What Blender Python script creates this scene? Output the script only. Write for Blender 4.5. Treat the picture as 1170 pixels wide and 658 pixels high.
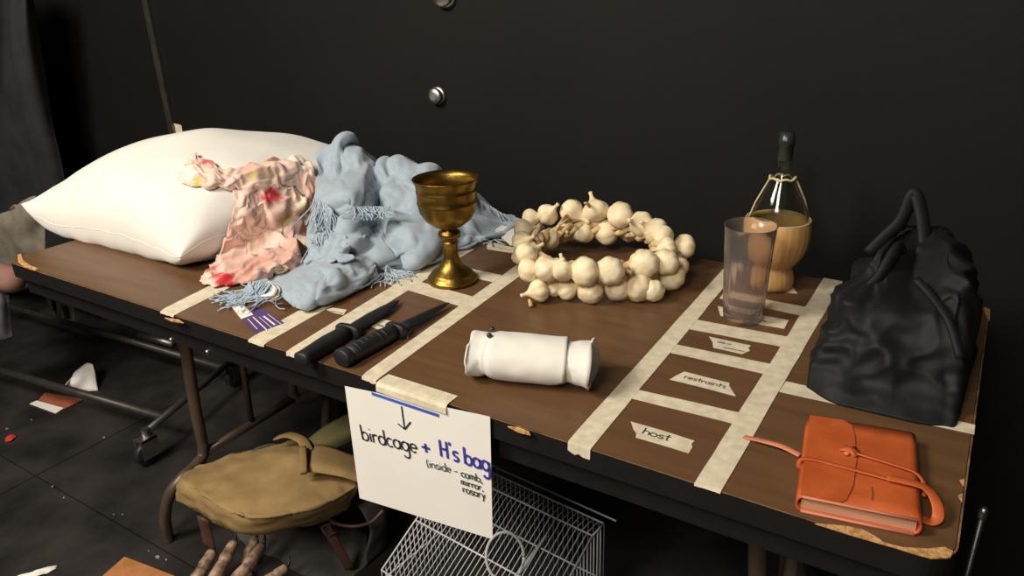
import bpy, bmesh, math, random
import numpy as np
from mathutils import Vector, Matrix, noise
random.seed(7)
for o in list(bpy.data.objects): bpy.data.objects.remove(o)
SC = bpy.context.scene
COL = SC.collection
H = 0.735                      # table top height above the floor

# ------------------------------------------------------------------ camera
FPX, YAW, PITCH, ROLL = 866.725, 0.57759, 0.39737, -0.03536
CAM = np.array([1.81666, -0.71432, 0.55526 + H])
_cy, _sy, _cp, _sp = math.cos(YAW), math.sin(YAW), math.cos(PITCH), math.sin(PITCH)
FWD = np.array([-_sy*_cp, _cy*_cp, -_sp]); _r = np.array([_cy, _sy, 0]); _u = np.cross(_r, FWD)
RGT = _r*math.cos(ROLL) + _u*math.sin(ROLL); UPV = -_r*math.sin(ROLL) + _u*math.cos(ROLL)
cam_d = bpy.data.cameras.new('camera'); cam = bpy.data.objects.new('camera', cam_d); COL.objects.link(cam)
cam_d.sensor_width = 36; cam_d.lens = FPX/1170*36; cam_d.clip_start = .02
cam.matrix_world = Matrix(((RGT[0], UPV[0], -FWD[0], CAM[0]), (RGT[1], UPV[1], -FWD[1], CAM[1]),
                           (RGT[2], UPV[2], -FWD[2], CAM[2]), (0, 0, 0, 1)))
SC.camera = cam

# ------------------------------------------------------------------ world, lights, exposure
w = bpy.data.worlds.new('world'); SC.world = w; w.use_nodes = True
w.node_tree.nodes['Background'].inputs[0].default_value = (1, .93, .84, 1)
w.node_tree.nodes['Background'].inputs[1].default_value = .06
def area(name, loc, target, sx, sy, power, col):
    d = bpy.data.lights.new(name, 'AREA'); d.shape = 'RECTANGLE'; d.size = sx; d.size_y = sy
    d.energy = power; d.color = col
    o = bpy.data.objects.new(name, d); COL.objects.link(o); o.location = loc
    o.rotation_euler = (Vector(target)-Vector(loc)).to_track_quat('-Z', 'Y').to_euler()
area('ceiling_lamp_light', (.0, -1.5, 2.75), (.35, .2, H-.1), .8, .8, 74, (1, .92, .81))
area('ceiling_lamp_light', (1.5, -2.4, 2.8), (1.0, .1, H-.2), .8, .8, 50, (1, .92, .81))
vs = SC.view_settings
vs.view_transform = 'Standard'; vs.look = 'None'; vs.gamma = 1; vs.use_curve_mapping = False; vs.exposure = 0.15

# ------------------------------------------------------------------ pixel helpers (1170 x 658)
def pray(u, v):
    return FWD + RGT*(u-585)/FPX - UPV*(v-329)/FPX
def zp(u, v, z=0.0):           # pixel onto the horizontal plane z above the table top
    d = pray(u, v); t = (z+H-CAM[2])/d[2]; return Vector(CAM+t*d)
def fp(u, v, z=0.0): return zp(u, v, z-H)   # z above the floor
def yp(u, v, Y):
    d = pray(u, v); t = (Y-CAM[1])/d[1]; return Vector(CAM+t*d)
def xp(u, v, X):
    d = pray(u, v); t = (X-CAM[0])/d[0]; return Vector(CAM+t*d)
def plp(u, v, o, n):
    d = Vector(pray(u, v)); c = Vector(CAM); return c + d*((o-c).dot(n)/d.dot(n))

# ------------------------------------------------------------------ materials
def lin(c):
    return tuple(((x/255)/12.92 if x/255 <= .04045 else ((x/255+.055)/1.055)**2.4) for x in c)
def mat(name, col, rough=.6, metal=0, var=.12, scale=30, bump=0, bscale=200, stretch=(1, 1, 1), spec=.5, trans=0,
        ior=1.45, sheen=0, col2=None, contrast=(.35, .65), detail=4, sss=0, attr=None, alpha=1):
    m = bpy.data.materials.new(name); m.use_nodes = True
    nt = m.node_tree; N = nt.nodes; L = nt.links; b = N['Principled BSDF']
    c = lin(col); c2 = lin(col2) if col2 else tuple(x*(1-var) for x in c); c1 = c if col2 else tuple(min(1, x*(1+var)) for x in c)
    tc = N.new('ShaderNodeTexCoord'); mp = N.new('ShaderNodeMapping'); mp.inputs['Scale'].default_value = stretch
    L.new(tc.outputs['Object'], mp.inputs['Vector'])
    nz = N.new('ShaderNodeTexNoise'); nz.inputs['Scale'].default_value = scale; nz.inputs['Detail'].default_value = detail
    L.new(mp.outputs[0], nz.inputs['Vector'])
    cr = N.new('ShaderNodeValToRGB'); cr.color_ramp.elements[0].position = contrast[0]; cr.color_ramp.elements[1].position = contrast[1]
    cr.color_ramp.elements[0].color = (*c2, 1); cr.color_ramp.elements[1].color = (*c1, 1)
    L.new(nz.outputs['Fac'], cr.inputs[0])
    src = cr.outputs[0]
    if attr:
        at = N.new('ShaderNodeAttribute'); at.attribute_name = attr
        mx = N.new('ShaderNodeMix'); mx.data_type = 'RGBA'; mx.blend_type = 'MULTIPLY'; mx.inputs[0].default_value = 1
        L.new(at.outputs['Color'], mx.inputs[6]); L.new(src, mx.inputs[7]); src = mx.outputs[2]
    L.new(src, b.inputs['Base Color'])
    b.inputs['Roughness'].default_value = rough; b.inputs['Metallic'].default_value = metal
    b.inputs['Specular IOR Level'].default_value = spec; b.inputs['Transmission Weight'].default_value = trans
    b.inputs['IOR'].default_value = ior; b.inputs['Sheen Weight'].default_value = sheen; b.inputs['Alpha'].default_value = alpha
    if sss:
        b.inputs['Subsurface Weight'].default_value = sss; b.inputs['Subsurface Radius'].default_value = (.01, .006, .004)
        b.inputs['Subsurface Scale'].default_value = 1
    if bump:
        n2 = N.new('ShaderNodeTexNoise'); n2.inputs['Scale'].default_value = bscale; n2.inputs['Detail'].default_value = 3
        L.new(mp.outputs[0], n2.inputs['Vector'])
        bp = N.new('ShaderNodeBump'); bp.inputs['Strength'].default_value = bump; bp.inputs['Distance'].default_value = .002
        L.new(n2.outputs['Fac'], bp.inputs['Height']); L.new(bp.outputs[0], b.inputs['Normal'])
    return m
M = dict(
    wall=mat('black_paint_wall', (19, 18, 16), .65, var=.15, scale=3, bump=.15, bscale=60, spec=.25),
    floor=mat('black_paint_floor', (44, 41, 39), .5, var=.5, scale=6, bump=.2, bscale=40, spec=.45, detail=8),
    rim=mat('worn_rim', (150, 116, 78), .8, scale=30, col2=(92, 66, 42)), laminate=mat('walnut_laminate', (112, 82, 55), .36, scale=5, stretch=(1, 9, 9), col2=(90, 64, 43), bump=.02, bscale=60, spec=.4, detail=6, contrast=(.2, .8)),
    edge=mat('black_vinyl_edge', (24, 21, 20), .5),
    chip=mat('raw_particle_board', (214, 170, 110), .9, scale=160, col2=(160, 112, 62), bump=.5, bscale=300),
    legs=mat('brown_enamel_tube', (92, 78, 66), .38, metal=.3, var=.15, scale=20),
    tape=mat('masking_tape', (226, 214, 188), .75, scale=60, col2=(205, 193, 166), bump=.15, bscale=250),
    paper=mat('white_paper', (238, 233, 224), .8, var=.02, scale=8),
    ink=mat('black_ink', (40, 40, 44), .7), blue=mat('blue_ink', (62, 58, 160), .7), bluetape=mat('blue_line', (64, 96, 190), .7),
    green=mat('dark_green_ink', (52, 68, 56), .7), grey_ink=mat('grey_pencil', (140, 142, 128), .8),
    pillow=mat('white_cotton', (228, 224, 214), .85, var=.02, scale=12, bump=.08, bscale=90, sheen=.2),
    pink=mat('pink_chiffon', (255, 255, 255), .75, var=.05, scale=60, attr='Col', bump=.1, bscale=200, sheen=.3),
    shawl=mat('blue_grey_wool', (160, 174, 186), .92, var=.06, scale=60, bump=.35, bscale=700, sheen=.4),
    fringe=mat('blue_grey_yarn', (168, 182, 194), .92, var=.1, scale=90),
    brass=mat('aged_brass', (158, 128, 62), .36, metal=1, scale=40, col2=(122, 96, 44), bump=.2, bscale=160),
    garlic=mat('garlic_skin', (246, 232, 198), .5, scale=40, col2=(230, 208, 164), bump=.2, bscale=120, sss=.15),
    stem=mat('dry_garlic_stem', (222, 198, 150), .8, scale=90, col2=(190, 160, 112), bump=.4),
    glass=mat('clear_glass', (250, 252, 246), .02, var=0, trans=1, ior=1.45),
    plastic=mat('clear_plastic', (232, 222, 216), .13, var=0, trans=.94, ior=1.25),
    straw=mat('pale_wicker', (214, 172, 112), .6, scale=14, stretch=(1, 1, .15), col2=(188, 142, 84), bump=.3),
    raffia=mat('raffia_cord', (214, 196, 150), .8, scale=60),
    cap=mat('dark_foil_cap', (46, 48, 46), .3, spec=.6),
    rubber=mat('black_rubber', (34, 35, 37), .5, var=.15, scale=30, bump=.15, bscale=200),
    bag=mat('black_nylon', (14, 14, 15), .66, var=.2, scale=8, bump=.25, bscale=80, spec=.4),
    leather=mat('orange_leather', (196, 96, 48), .48, scale=25, col2=(178, 82, 38), bump=.12, bscale=300),
    leather_in=mat('pale_leather_edge', (206, 130, 100), .6, var=.1),
    pages=mat('page_block', (200, 146, 116), .8, var=.1, scale=200, stretch=(.05, .05, 3)),
    chrome=mat('worn_chrome', (190, 186, 178), .38, metal=1, var=.1), steel=mat('dull_steel', (120, 116, 108), .4, metal=.9, var=.2),
    dark_steel=mat('black_steel', (62, 58, 53), .42, metal=.3, var=.2),
    khaki=mat('khaki_canvas', (158, 130, 84), .9, scale=14, col2=(138, 112, 70), bump=.35, bscale=500),
    olive=mat('olive_canvas', (112, 104, 66), .9, scale=14, col2=(94, 88, 54), bump=.35, bscale=500),
    charcoal=mat('charcoal_canvas', (92, 88, 84), .9, scale=12, col2=(72, 69, 67), bump=.35, bscale=400),
    strap=mat('brown_strap_leather', (86, 58, 50), .5, var=.2), monster=mat('brown_latex', (182, 154, 128), .45, scale=45, col2=(104, 80, 66), bump=.7, bscale=90),
    claw=mat('black_claw', (26, 22, 20), .35), wire=mat('white_coated_wire', (205, 205, 207), .4, var=.05),
    bluep=mat('blue_plastic', (112, 140, 190), .4), card=mat('tan_cardboard', (190, 128, 78), .85, scale=20, col2=(168, 108, 62)),
    purple=mat('purple_print', (84, 62, 120), .35, var=.15, scale=50), red=mat('red_print', (205, 60, 58), .6), rust=mat('rust_print', (160, 88, 62), .7),
    gauze=mat('beige_gauze', (120, 112, 98), .9, var=.2, scale=20), pinkish=mat('pinkish_brown_cloth', (142, 104, 92), .8, var=.1),
    mauve=mat('mauve_grey_cloth', (98, 92, 98), .9, var=.15), coat=mat('dark_grey_cloth', (38, 38, 40), .85, var=.3, scale=9, bump=.3, bscale=30),
)

# ------------------------------------------------------------------ object helpers
def obj(name, bm, m, parent=None, smooth=True, label=None):
    bmesh.ops.recalc_face_normals(bm, faces=bm.faces) if len(bm.faces) else None
    me = bpy.data.meshes.new(name); bm.to_mesh(me); bm.free()
    if smooth:
        for p in me.polygons: p.use_smooth = True
    me.materials.append(M[m] if isinstance(m, str) else m)
    o = bpy.data.objects.new(name, me); COL.objects.link(o)
    if parent: o.parent = parent; o.matrix_parent_inverse = parent.matrix_world.inverted()
    if label: o['label'] = label
    return o
def tag(o, label, cat, group=None):
    o['label'] = label; o['category'] = cat
    if group: o['group'] = group
    return o
def thing(name, label, cat, loc=(0, 0, 0), group=None):
    o = bpy.data.objects.new(name, None); COL.objects.link(o); o.empty_display_size = .05
    o.location = loc; o.matrix_world = Matrix.Translation(Vector(loc))
    return tag(o, label, cat, group)
def copy_obj(o, parent, mw):
    c = o.copy(); COL.objects.link(c); c.parent = parent
    c.matrix_parent_inverse = parent.matrix_world.inverted(); c.matrix_basis = mw
    return c
def box(bm, a, b, bev=0):
    a, b = Vector(a), Vector(b); r = bmesh.ops.create_cube(bm, size=1)
    for v in r['verts']: v.co = Vector(((a[i]+b[i])/2 + v.co[i]*(b[i]-a[i]) for i in range(3)))
    if bev:
        es = list({e for v in r['verts'] for e in v.link_edges})
        bmesh.ops.bevel(bm, geom=es, offset=bev, segments=2, affect='EDGES', profile=.7)
    return bm
def lathe(bm, prof, n=40, c=(0, 0, 0), flute=None, cap=False):
    rings = []
    for r, z in prof:
        ring = []
        for k in range(n):
            a = 2*math.pi*k/n; rr = r*(flute(a, r, z) if flute else 1)
            ring.append(bm.verts.new((c[0]+rr*math.cos(a), c[1]+rr*math.sin(a), c[2]+z)))
        rings.append(ring)
    for A, B in zip(rings, rings[1:]):
        for k in range(n): bm.faces.new((A[k], A[(k+1) % n], B[(k+1) % n], B[k]))
    if cap:
        bm.faces.new(rings[0][::-1]); bm.faces.new(rings[-1])
    return bm
def smoothpath(pts, k=6):
    pts = [Vector(p) for p in pts]
    if len(pts) < 3: return pts
    out = []
    for i in range(len(pts)-1):
        p0 = pts[i-1] if i else pts[0]*2-pts[1]; p1 = pts[i]; p2 = pts[i+1]
        p3 = pts[i+2] if i+2 < len(pts) else p2*2-p1
        for j in range(k):
            t = j/k
            out.append(.5*((2*p1)+(p2-p0)*t+(2*p0-5*p1+4*p2-p3)*t*t+(3*p1-p0-3*p2+p3)*t**3))
    out.append(pts[-1]); return out
def loft(bm, path, radii, up=(0, 0, 1), n=12, cap=True, power=2):
    """tube of elliptic (or boxy, power>2) sections; radii = r or list of (side, up) pairs"""
    path = [Vector(p) for p in path]; up = Vector(up); rings = []
    for i, p in enumerate(path):
        t = (path[min(i+1, len(path)-1)]-path[max(i-1, 0)]).normalized()
        s = t.cross(up)
        if s.length < 1e-4: s = t.cross(Vector((1, .3, 0)))
        s.normalize(); q = s.cross(t).normalized()
        r = radii[i] if isinstance(radii, (list, tuple)) and not isinstance(radii[0], (int, float)) else (radii[i] if isinstance(radii, list) else radii)
        a, b = r if isinstance(r, tuple) else (r, r)
        ring = []
        for k in range(n):
            an = 2*math.pi*k/n; ca, sa = math.cos(an), math.sin(an)
            if power != 2:
                ca = math.copysign(abs(ca)**(2/power), ca); sa = math.copysign(abs(sa)**(2/power), sa)
            ring.append(bm.verts.new(p+s*a*ca+q*b*sa))
        rings.append(ring)
    for A, B in zip(rings, rings[1:]):
        for k in range(n): bm.faces.new((A[k], A[(k+1) % n], B[(k+1) % n], B[k]))
    if cap:
        bm.faces.new(rings[0][::-1]); bm.faces.new(rings[-1])
    return bm
def tube(path, r, n=10, k=0, up=(0, 0, 1), bm=None):
    return loft(bm or bmesh.new(), smoothpath(path, k) if k else path, r, up, n)
def slab(pts, z0, z1, bm=None):            # flat polygon (world xy) with thickness
    bm = bm or bmesh.new()
    lo = [bm.verts.new((p[0], p[1], z0)) for p in pts]; hi = [bm.verts.new((p[0], p[1], z1)) for p in pts]
    bm.faces.new(lo[::-1]); bm.faces.new(hi); n = len(pts)
    for i in range(n): bm.faces.new((lo[i], lo[(i+1) % n], hi[(i+1) % n], hi[i]))
    return bm
def catmull(grid, k):
    def up(rows):
        rows = np.array(rows, float); out = []
        n = len(rows)
        for i in range(n-1):
            p0 = rows[i-1] if i else 2*rows[0]-rows[1]; p1 = rows[i]; p2 = rows[i+1]
            p3 = rows[i+2] if i+2 < n else 2*p2-p1
            for j in range(k):
                t = j/k
                out.append(.5*(2*p1+(p2-p0)*t+(2*p0-5*p1+4*p2-p3)*t*t+(3*p1-p0-3*p2+p3)*t**3))
        out.append(rows[-1]); return np.array(out)
    g = up(grid); g = up(np.swapaxes(g, 0, 1)); return np.swapaxes(g, 0, 1)
def sheet(bm, grid, k=8, amp=.0, freq=20, seed=0, stretch=(1, 1, 1), zmin=None, zfun=None, ridge=0, oct2=0, fold=None):
    """cloth surface through a grid of 3D control points, with extra folds along the normal"""
    g = catmull([[tuple(p) for p in r] for r in grid], k); nr, nc = g.shape[:2]
    if amp:
        du = np.gradient(g, axis=0); dv = np.gradient(g, axis=1); nn = np.cross(du, dv)
        nn /= np.linalg.norm(nn, axis=2, keepdims=True)+1e-9
        for i in range(nr):
            for j in range(nc):
                p = Vector(g[i, j]); q = Vector((p.x*stretch[0], p.y*stretch[1], p.z*stretch[2]))*freq+Vector((seed*7.3, seed*3.1, 0))
                f = noise.noise(q+noise.noise_vector(q*.6)*.8)
                if ridge: f = (1-abs(f)*2.2)*ridge+f*(1-ridge)
                f3 = noise.noise(q*2.4+Vector((3, 8, seed)))
                f += oct2*(.6-abs(f3)*2.4)
                if fold:
                    ph_ = math.pi*(fold[0]*i/nr+fold[1]*j/nc)+2.6*noise.noise(p*6+Vector((seed, 0, 0)))
                    f += fold[2]*(abs(math.sin(ph_))-.5)*(.4+.9*abs(noise.noise(p*8+Vector((0, seed, 3)))))
                g[i, j] += nn[i, j]*amp*f
    if zmin is not None: g[:, :, 2] = np.maximum(g[:, :, 2], zmin)
    if zfun:
        for i in range(nr):
            for j in range(nc): g[i, j, 2] = max(g[i, j, 2], zfun(g[i, j, 0], g[i, j, 1]))
    vs_ = [[bm.verts.new(g[i, j]) for j in range(nc)] for i in range(nr)]
    for i in range(nr-1):
        for j in range(nc-1): bm.faces.new((vs_[i][j], vs_[i][j+1], vs_[i+1][j+1], vs_[i+1][j]))
    return bm
def solid(o, t, off=0):
    md = o.modifiers.new('thickness', 'SOLIDIFY'); md.thickness = t; md.offset = off; return o
def structure(o): o['kind'] = 'structure'; return o

# ------------------------------------------------------------------ the setting
WY = .82
bm = box(bmesh.new(), (-4, WY, 0), (5, WY+.1, 3.2)); structure(obj('wall_back', bm, 'wall', smooth=False))
structure(obj('wall_left', box(bmesh.new(), (-3.1, -4, 0), (-3, WY, 3.2)), 'wall', smooth=False))
structure(obj('wall_right', box(bmesh.new(), (4.2, -4, 0), (4.3, WY, 3.2)), 'wall', smooth=False))
fl = structure(obj('floor', box(bmesh.new(), (-4, -4, -.06), (5, WY, -.02)), 'wall', smooth=False))
pm = None
seams_x = [-3, -2.77, -1.55, -.33, .89, 2.11, 3.33, 4.2]; seams_y = [-4, -2.39, -1.17, .05, WY]
for i in range(len(seams_x)-1):
    for j in range(len(seams_y)-1):
        sh = .0 if j % 2 else .0
        obj('floor_panel', box(bmesh.new(), (seams_x[i]+.002, seams_y[j]+.002, -.0199), (seams_x[i+1]-.002, seams_y[j+1]-.002, 0), .0015), 'floor', fl, smooth=False)
a, b_ = yp(165, 0, WY), yp(203, 158, WY)
sx = (a.x+b_.x)/2
structure(obj('trim_1', box(bmesh.new(), (sx-.013, WY-.012, 0), (sx+.013, WY, 3.2), .003), 'steel', smooth=False))
def knob(u, v, r, label):
    c = yp(u, v, WY); t = thing('door_knob', label, 'knob', (c.x, WY, c.z), 'knobs on the black wall')
    for nm, prof in (('rosette', [(.001, 0), (r*1.02, 0), (r*1.02, .003), (r*.8, .006), (.001, .006)]),
                     ('knob', [(r*.7, .005), (r*.7, .009), (r*.9, .011), (r*.92, .016), (r*.8, .020), (r*.4, .022), (.0005, .0222)])):
        bm = lathe(bmesh.new(), prof, 32)
        for vv in bm.verts: vv.co = Vector((c.x+vv.co.x, WY-vv.co.z, c.z+vv.co.y))
        obj(nm, bm, 'chrome', t)
knob(501, 109, .022, 'small round chrome knob on the black wall above the brass goblet')
knob(509, -6, .03, 'dark round knob on the wall at the top edge of the photo')
q = [yp(u, v, WY-.001) for u, v in ((199, 141), (207, 143), (211, 162), (203, 163))]
bm = bmesh.new(); vs1 = [bm.verts.new(p) for p in q]; bm.faces.new(vs1)
tag(solid(obj('tape_scrap', bm, 'tape', smooth=False), .001), 'white tape scrap on the wall beside the metal strip, above the pillow', 'tape')

# ------------------------------------------------------------------ the table
TX0, TX1, TY1 = .02, 1.86, .707
tb = thing('folding_table', 'long folding table with brown wood-grain top and black edge', 'table', ((TX0+TX1)/2, TY1/2, 0))
def rrect(x0, x1, y0, y1, r, n=8):
    out = []
    for cx, cy, a0 in ((x1-r, y1-r, 0), (x0+r, y1-r, 90), (x0+r, y0+r, 180), (x1-r, y0+r, 270)):
        for k in range(n+1):
            a = math.radians(a0+90*k/n); out.append((cx+r*math.cos(a), cy+r*math.sin(a)))
    return out
obj('table_top', slab(rrect(TX0+.003, TX1-.003, .003, TY1-.003, .032), H-.018, H), 'laminate', tb, smooth=False)
obj('edge_band', slab(rrect(TX0, TX1, 0, TY1, .035), H-.032, H-.0015), 'edge', tb, smooth=False)
def band(rr0, rr1, z, th):
    bm = bmesh.new(); A = [bm.verts.new((*p, z)) for p in rr0]; B = [bm.verts.new((*p, z)) for p in rr1]
    for i in range(len(A)):
        j = (i+1) % len(A); bm.faces.new((A[i], A[j], B[j], B[i]))
    return bm
obj('worn_rim', band(rrect(TX0+.0002, TX1-.0002, .0002, TY1-.0002, .035), rrect(TX0+.0022, TX1-.0022, .0022, TY1-.0022, .033), H-.0010, 0), 'rim', tb, smooth=False, label='thin line of bare board along the rim')
for x0, x1, y0, y1 in ((TX0+.03, TX1-.03, .018, .036), (TX0+.03, TX1-.03, TY1-.036, TY1-.018), (TX0+.02, TX0+.038, .036, TY1-.036), (TX1-.038, TX1-.02, .036, TY1-.036)):
    obj('apron', box(bmesh.new(), (x0, y0, H-.075), (x1, y1, H-.0325), .002), 'edge', tb, smooth=False)
def chip(pix, nm='chipped_edge'):
    obj(nm, slab([zp(u, v)[:2] for u, v in pix], H-.001, H+.0005), 'chip', tb, smooth=False, label='pale bare particle board where the edge is chipped')
chip([(931, 598), (966, 601), (985, 605), (999, 612), (1009, 619), (1017, 622), (1030, 625), (1043, 626), (1060, 627), (1079, 625), (1089, 630), (1086, 637), (1065, 638), (1045, 632), (1021, 625), (1000, 619), (972, 611), (950, 604)])
chip([(580, 487), (592, 488), (604, 493), (606, 497), (592, 493.5)])
chip([(20, 291), (24, 290), (26, 297), (34, 303), (44, 307), (40, 309), (28, 305), (21, 300)])
chip([(1124, 351), (1131, 353), (1131, 366), (1127, 362)])
chip([(1096, 549), (1102, 547), (1101, 556)]); chip([(1094, 566), (1100, 564), (1099, 574)])
chip([(188, 363), (204, 365), (210, 369), (196, 367)])
def leg(path, r=.014, k=6): return obj('leg', tube([Vector(p) for p in path], r, 14, k), 'legs', tb)
def legset(x, yF, yR, foot, side):
    xb = x-.03*side
    for y, fy, sg_ in ((yF, foot[1], -1), (yR, yR+(yF-foot[1]), 1)):
        leg([(x, y, H-.035), (x-.006*side, y, H-.2), (xb+.006*side, y, H-.4), (xb, y, .21), (xb+.008*side, y+sg_*.03, .187), (xb+.016*side, y+sg_*.075, .182), (xb+.004*side, fy-sg_*.012, .15), (foot[0]+.016*side, fy, .085), (foot[0]+.004*side, fy, .03), (foot[0], fy, 0)])
    obj('crossbar', tube([(xb, yF, .20), (xb, yR, .20)], .011, 12), 'legs', tb)
    obj('top_bar', tube([(x, yF, H-.045), (x, yR, H-.045)], .010, 12), 'legs', tb)
    obj('brace', tube([(x-.004*side, (yF+yR)/2, H-.06), (xb, (yF+yR)/2, .20)], .008, 10), 'legs', tb)
legset(.313, .2, .5, (.247, .077), 1)
xr = yp(862, 600, .2).x; legset(xr, .2, .5, (xr+.06, .077), -1)
obj('brace', tube([(yp(908, 615, .2).x, .2, H-.04), (yp(905, 655, .2).x, .2, .22)], .010, 12), 'legs', tb)
for u, v in ((198, 399), (237, 402)):
    c = yp(u, v, .017); bm = bmesh.new(); bmesh.ops.create_uvsphere(bm, u_segments=10, v_segments=6, radius=.0045, matrix=Matrix.Translation((c.x, .0175, max(c.z, H-.07))))
    obj('rivet', bm, 'chrome', tb)

# ------------------------------------------------------------------ tape on the table
zt = [0]
def tapestrip(pix, label, nm='tape_strip', fold=None, grp='masking tape strips on the table'):
    zt[0] += 1; z = H+.0004+.00012*(zt[0] % 7)
    P = [zp(u, v) for u, v in pix]; bm = bmesh.new()
    pts = []
    for i in range(len(P)):                     # slightly wavering, torn edges
        a, b = P[i], P[(i+1) % len(P)]; n = max(1, int((b-a).length/.03)); nrm = Vector((-(b-a).y, (b-a).x, 0)).normalized()
        for k in range(n):
            pts.append(a.lerp(b, k/n)+nrm*(random.uniform(-.0005, .0005) if k else 0))
    for p in pts: p.y = max(p.y, .001)
    slab(pts, z-.0003, z, bm)
    o = obj(nm, bm, 'tape', smooth=False); tag(o, label, 'tape' if nm == 'tape_strip' else 'label', grp)
    return o, z
def overhang(o, pix, drop):                     # end of a strip folded over the table edge
    a, b = zp(*pix[0]), zp(*pix[1]); bm = bmesh.new(); n = 6; top = []; bot = []
    for k in range(n+1):
        x = a.x+(b.x-a.x)*k/n; top.append(bm.verts.new((x, -.0012, H+.0006))); bot.append(bm.verts.new((x, -.002, H-drop*(.7+.5*random.random()))))
    inn = [bm.verts.new((t.co.x, .004, H+.0009)) for t in top]
    for k in range(n): bm.faces.new((top[k], top[k+1], bot[k+1], bot[k])); bm.faces.new((inn[k], inn[k+1], top[k+1], top[k]))
    obj('folded_end', bm, 'tape', o, smooth=False)
o, z = tapestrip([(173, 360), (191, 364), (316, 302), (300, 296)], 'leftmost strip of masking tape, running under the pink scarf'); overhang(o, ((173, 360), (191, 364)), .003)
o, z = tapestrip([(274, 393), (293, 398), (430, 321), (414, 314)], 'tape strip between the purple tag and the black knives, under the blue shawl'); overhang(o, ((274, 393), (294, 398)), .004)
o, z = tapestrip([(316, 408), (337, 413), (577, 263), (555, 262)], 'long tape strip passing just left of the black knives and behind the goblet'); overhang(o, ((316, 408), (337, 413)), .006)
o, z = tapestrip([(404, 436), (421, 441), (602, 310), (592, 302)], 'tape strip right of the knives, running from the paper sign to the garlic wreath'); overhang(o, ((404, 436), (421, 441)), .006)
o, z = tapestrip([(644, 510), (671, 518), (848, 303), (833, 300)], 'wide tape strip left of the host label, running back past the plastic tumbler'); overhang(o, ((644, 511), (671, 518)), .012)
o, z = tapestrip([(793, 553), (823, 563), (963, 322), (941, 318)], 'wide tape strip between the handwritten labels and the orange journal'); overhang(o, ((793, 553), (823, 563)), .002)
tapestrip([(828, 333), (926, 352), (917, 361), (822, 341)], 'short cross strip of tape behind the tumbler, in front of the wine bottle')
tapestrip([(788, 364), (906, 386), (897, 397), (781, 375)], 'short cross strip of tape just in front of the tumbler')
tapestrip([(764, 392), (890, 418), (884, 430), (756, 401)], 'short cross strip of tape just behind the restraints label')
tapestrip([(717, 443), (855, 474), (860, 490), (703, 451)], 'short cross strip of tape between the restraints and host labels')
tapestrip([(898, 436), (1114, 486), (1113, 497), (890, 448)], 'cross strip of tape between the black bag and the orange journal')
tapestrip([(443, 312), (546, 341), (528, 351), (437, 323)], 'cross strip of tape in front of the goblet, behind the knife tips')
tapestrip([(518, 303), (574, 315), (564, 323), (510, 311)], 'cross strip of tape behind the foot of the goblet')

# ---- handwriting: strokes as thin ribbons lying on a plane
def arc(cx, cy, rx, ry, a0, a1, n=8):
    return [(cx+rx*math.cos(math.radians(a0+(a1-a0)*i/n)), cy+ry*math.sin(math.radians(a0+(a1-a0)*i/n))) for i in range(n+1)]
_o = arc(.25, .27, .24, .27, 60, 420, 12)
GL = {  # width, strokes (baseline 0, x-height .55, ascender 1)
 'b': (.6, [[(.05, 1), (.05, 0)], arc(.28, .27, .24, .27, 160, -160, 12)]), 'i': (.25, [[(.1, .55), (.1, 0)], [(.1, .78), (.12, .85)]]),
 'r': (.45, [[(.05, .55), (.05, 0)], arc(.25, .33, .2, .2, 180, 50)]), 'd': (.6, [arc(.26, .27, .24, .27, 20, 340, 12), [(.5, 1), (.5, 0)]]),
 'c': (.5, [arc(.27, .27, .24, .27, 50, 310, 10)]), 'a': (.6, [arc(.26, .27, .24, .27, 20, 340, 12), [(.5, .55), (.5, .08), (.56, 0)]]),
 'g': (.6, [arc(.26, .27, .24, .27, 20, 340, 12), [(.5, .55), (.5, -.2), (.42, -.42), (.22, -.45), (.08, -.33)]]),
 'e': (.55, [[(.04, .28), (.48, .3)]+arc(.26, .28, .23, .26, 10, 310, 10)]), '+': (.6, [[(.05, .4), (.55, .4)], [(.3, .68), (.3, .1)]]),
 'H': (.7, [[(.08, 1), (.08, 0)], [(.55, 1), (.55, 0)], [(.08, .5), (.55, .5)]]), "'": (.22, [[(.1, 1.02), (.07, .82)]]),
 's': (.48, [[(.42, .5), (.25, .56), (.08, .46), (.12, .33), (.33, .24), (.4, .12), (.28, .0), (.06, .04)]]), ' ': (.35, []),
 '(': (.3, [arc(.35, .4, .3, .6, 120, 240)]), '-': (.45, [[(.06, .3), (.38, .3)]]), 'n': (.55, [[(.05, .55), (.05, 0)], arc(.26, .33, .2, .22, 180, 0)+[(.46, 0)]]),
 'o': (.55, [_o]), 'm': (.8, [[(.05, .55), (.05, 0)], arc(.2, .36, .15, .19, 180, 0)+[(.35, 0)], arc(.5, .36, .15, .19, 180, 0)+[(.65, 0)]]),
 ',': (.25, [[(.12, .08), (.06, -.14)]]), 'y': (.5, [[(.05, .55), (.24, .05)], [(.45, .55), (.12, -.4)]]), 'h': (.55, [[(.05, 1), (.05, 0)], arc(.26, .33, .2, .22, 180, 0)+[(.46, 0)]]),
 't': (.45, [[(.2, .9), (.2, .08), (.32, 0)], [(.02, .6), (.4, .6)]]), 'l': (.22, [[(.1, 1), (.1, 0)]]),
 '~': (.7, [[(.0, .1), (.1, .5), (.2, .1), (.3, .45), (.38, .1), (.48, .5), (.56, .1), (.7, .3)]]), '@': (.75, [arc(.3, .35, .26, .32, 0, 540, 20)+[(.6, .15), (.7, .4)]]),
}
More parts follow.
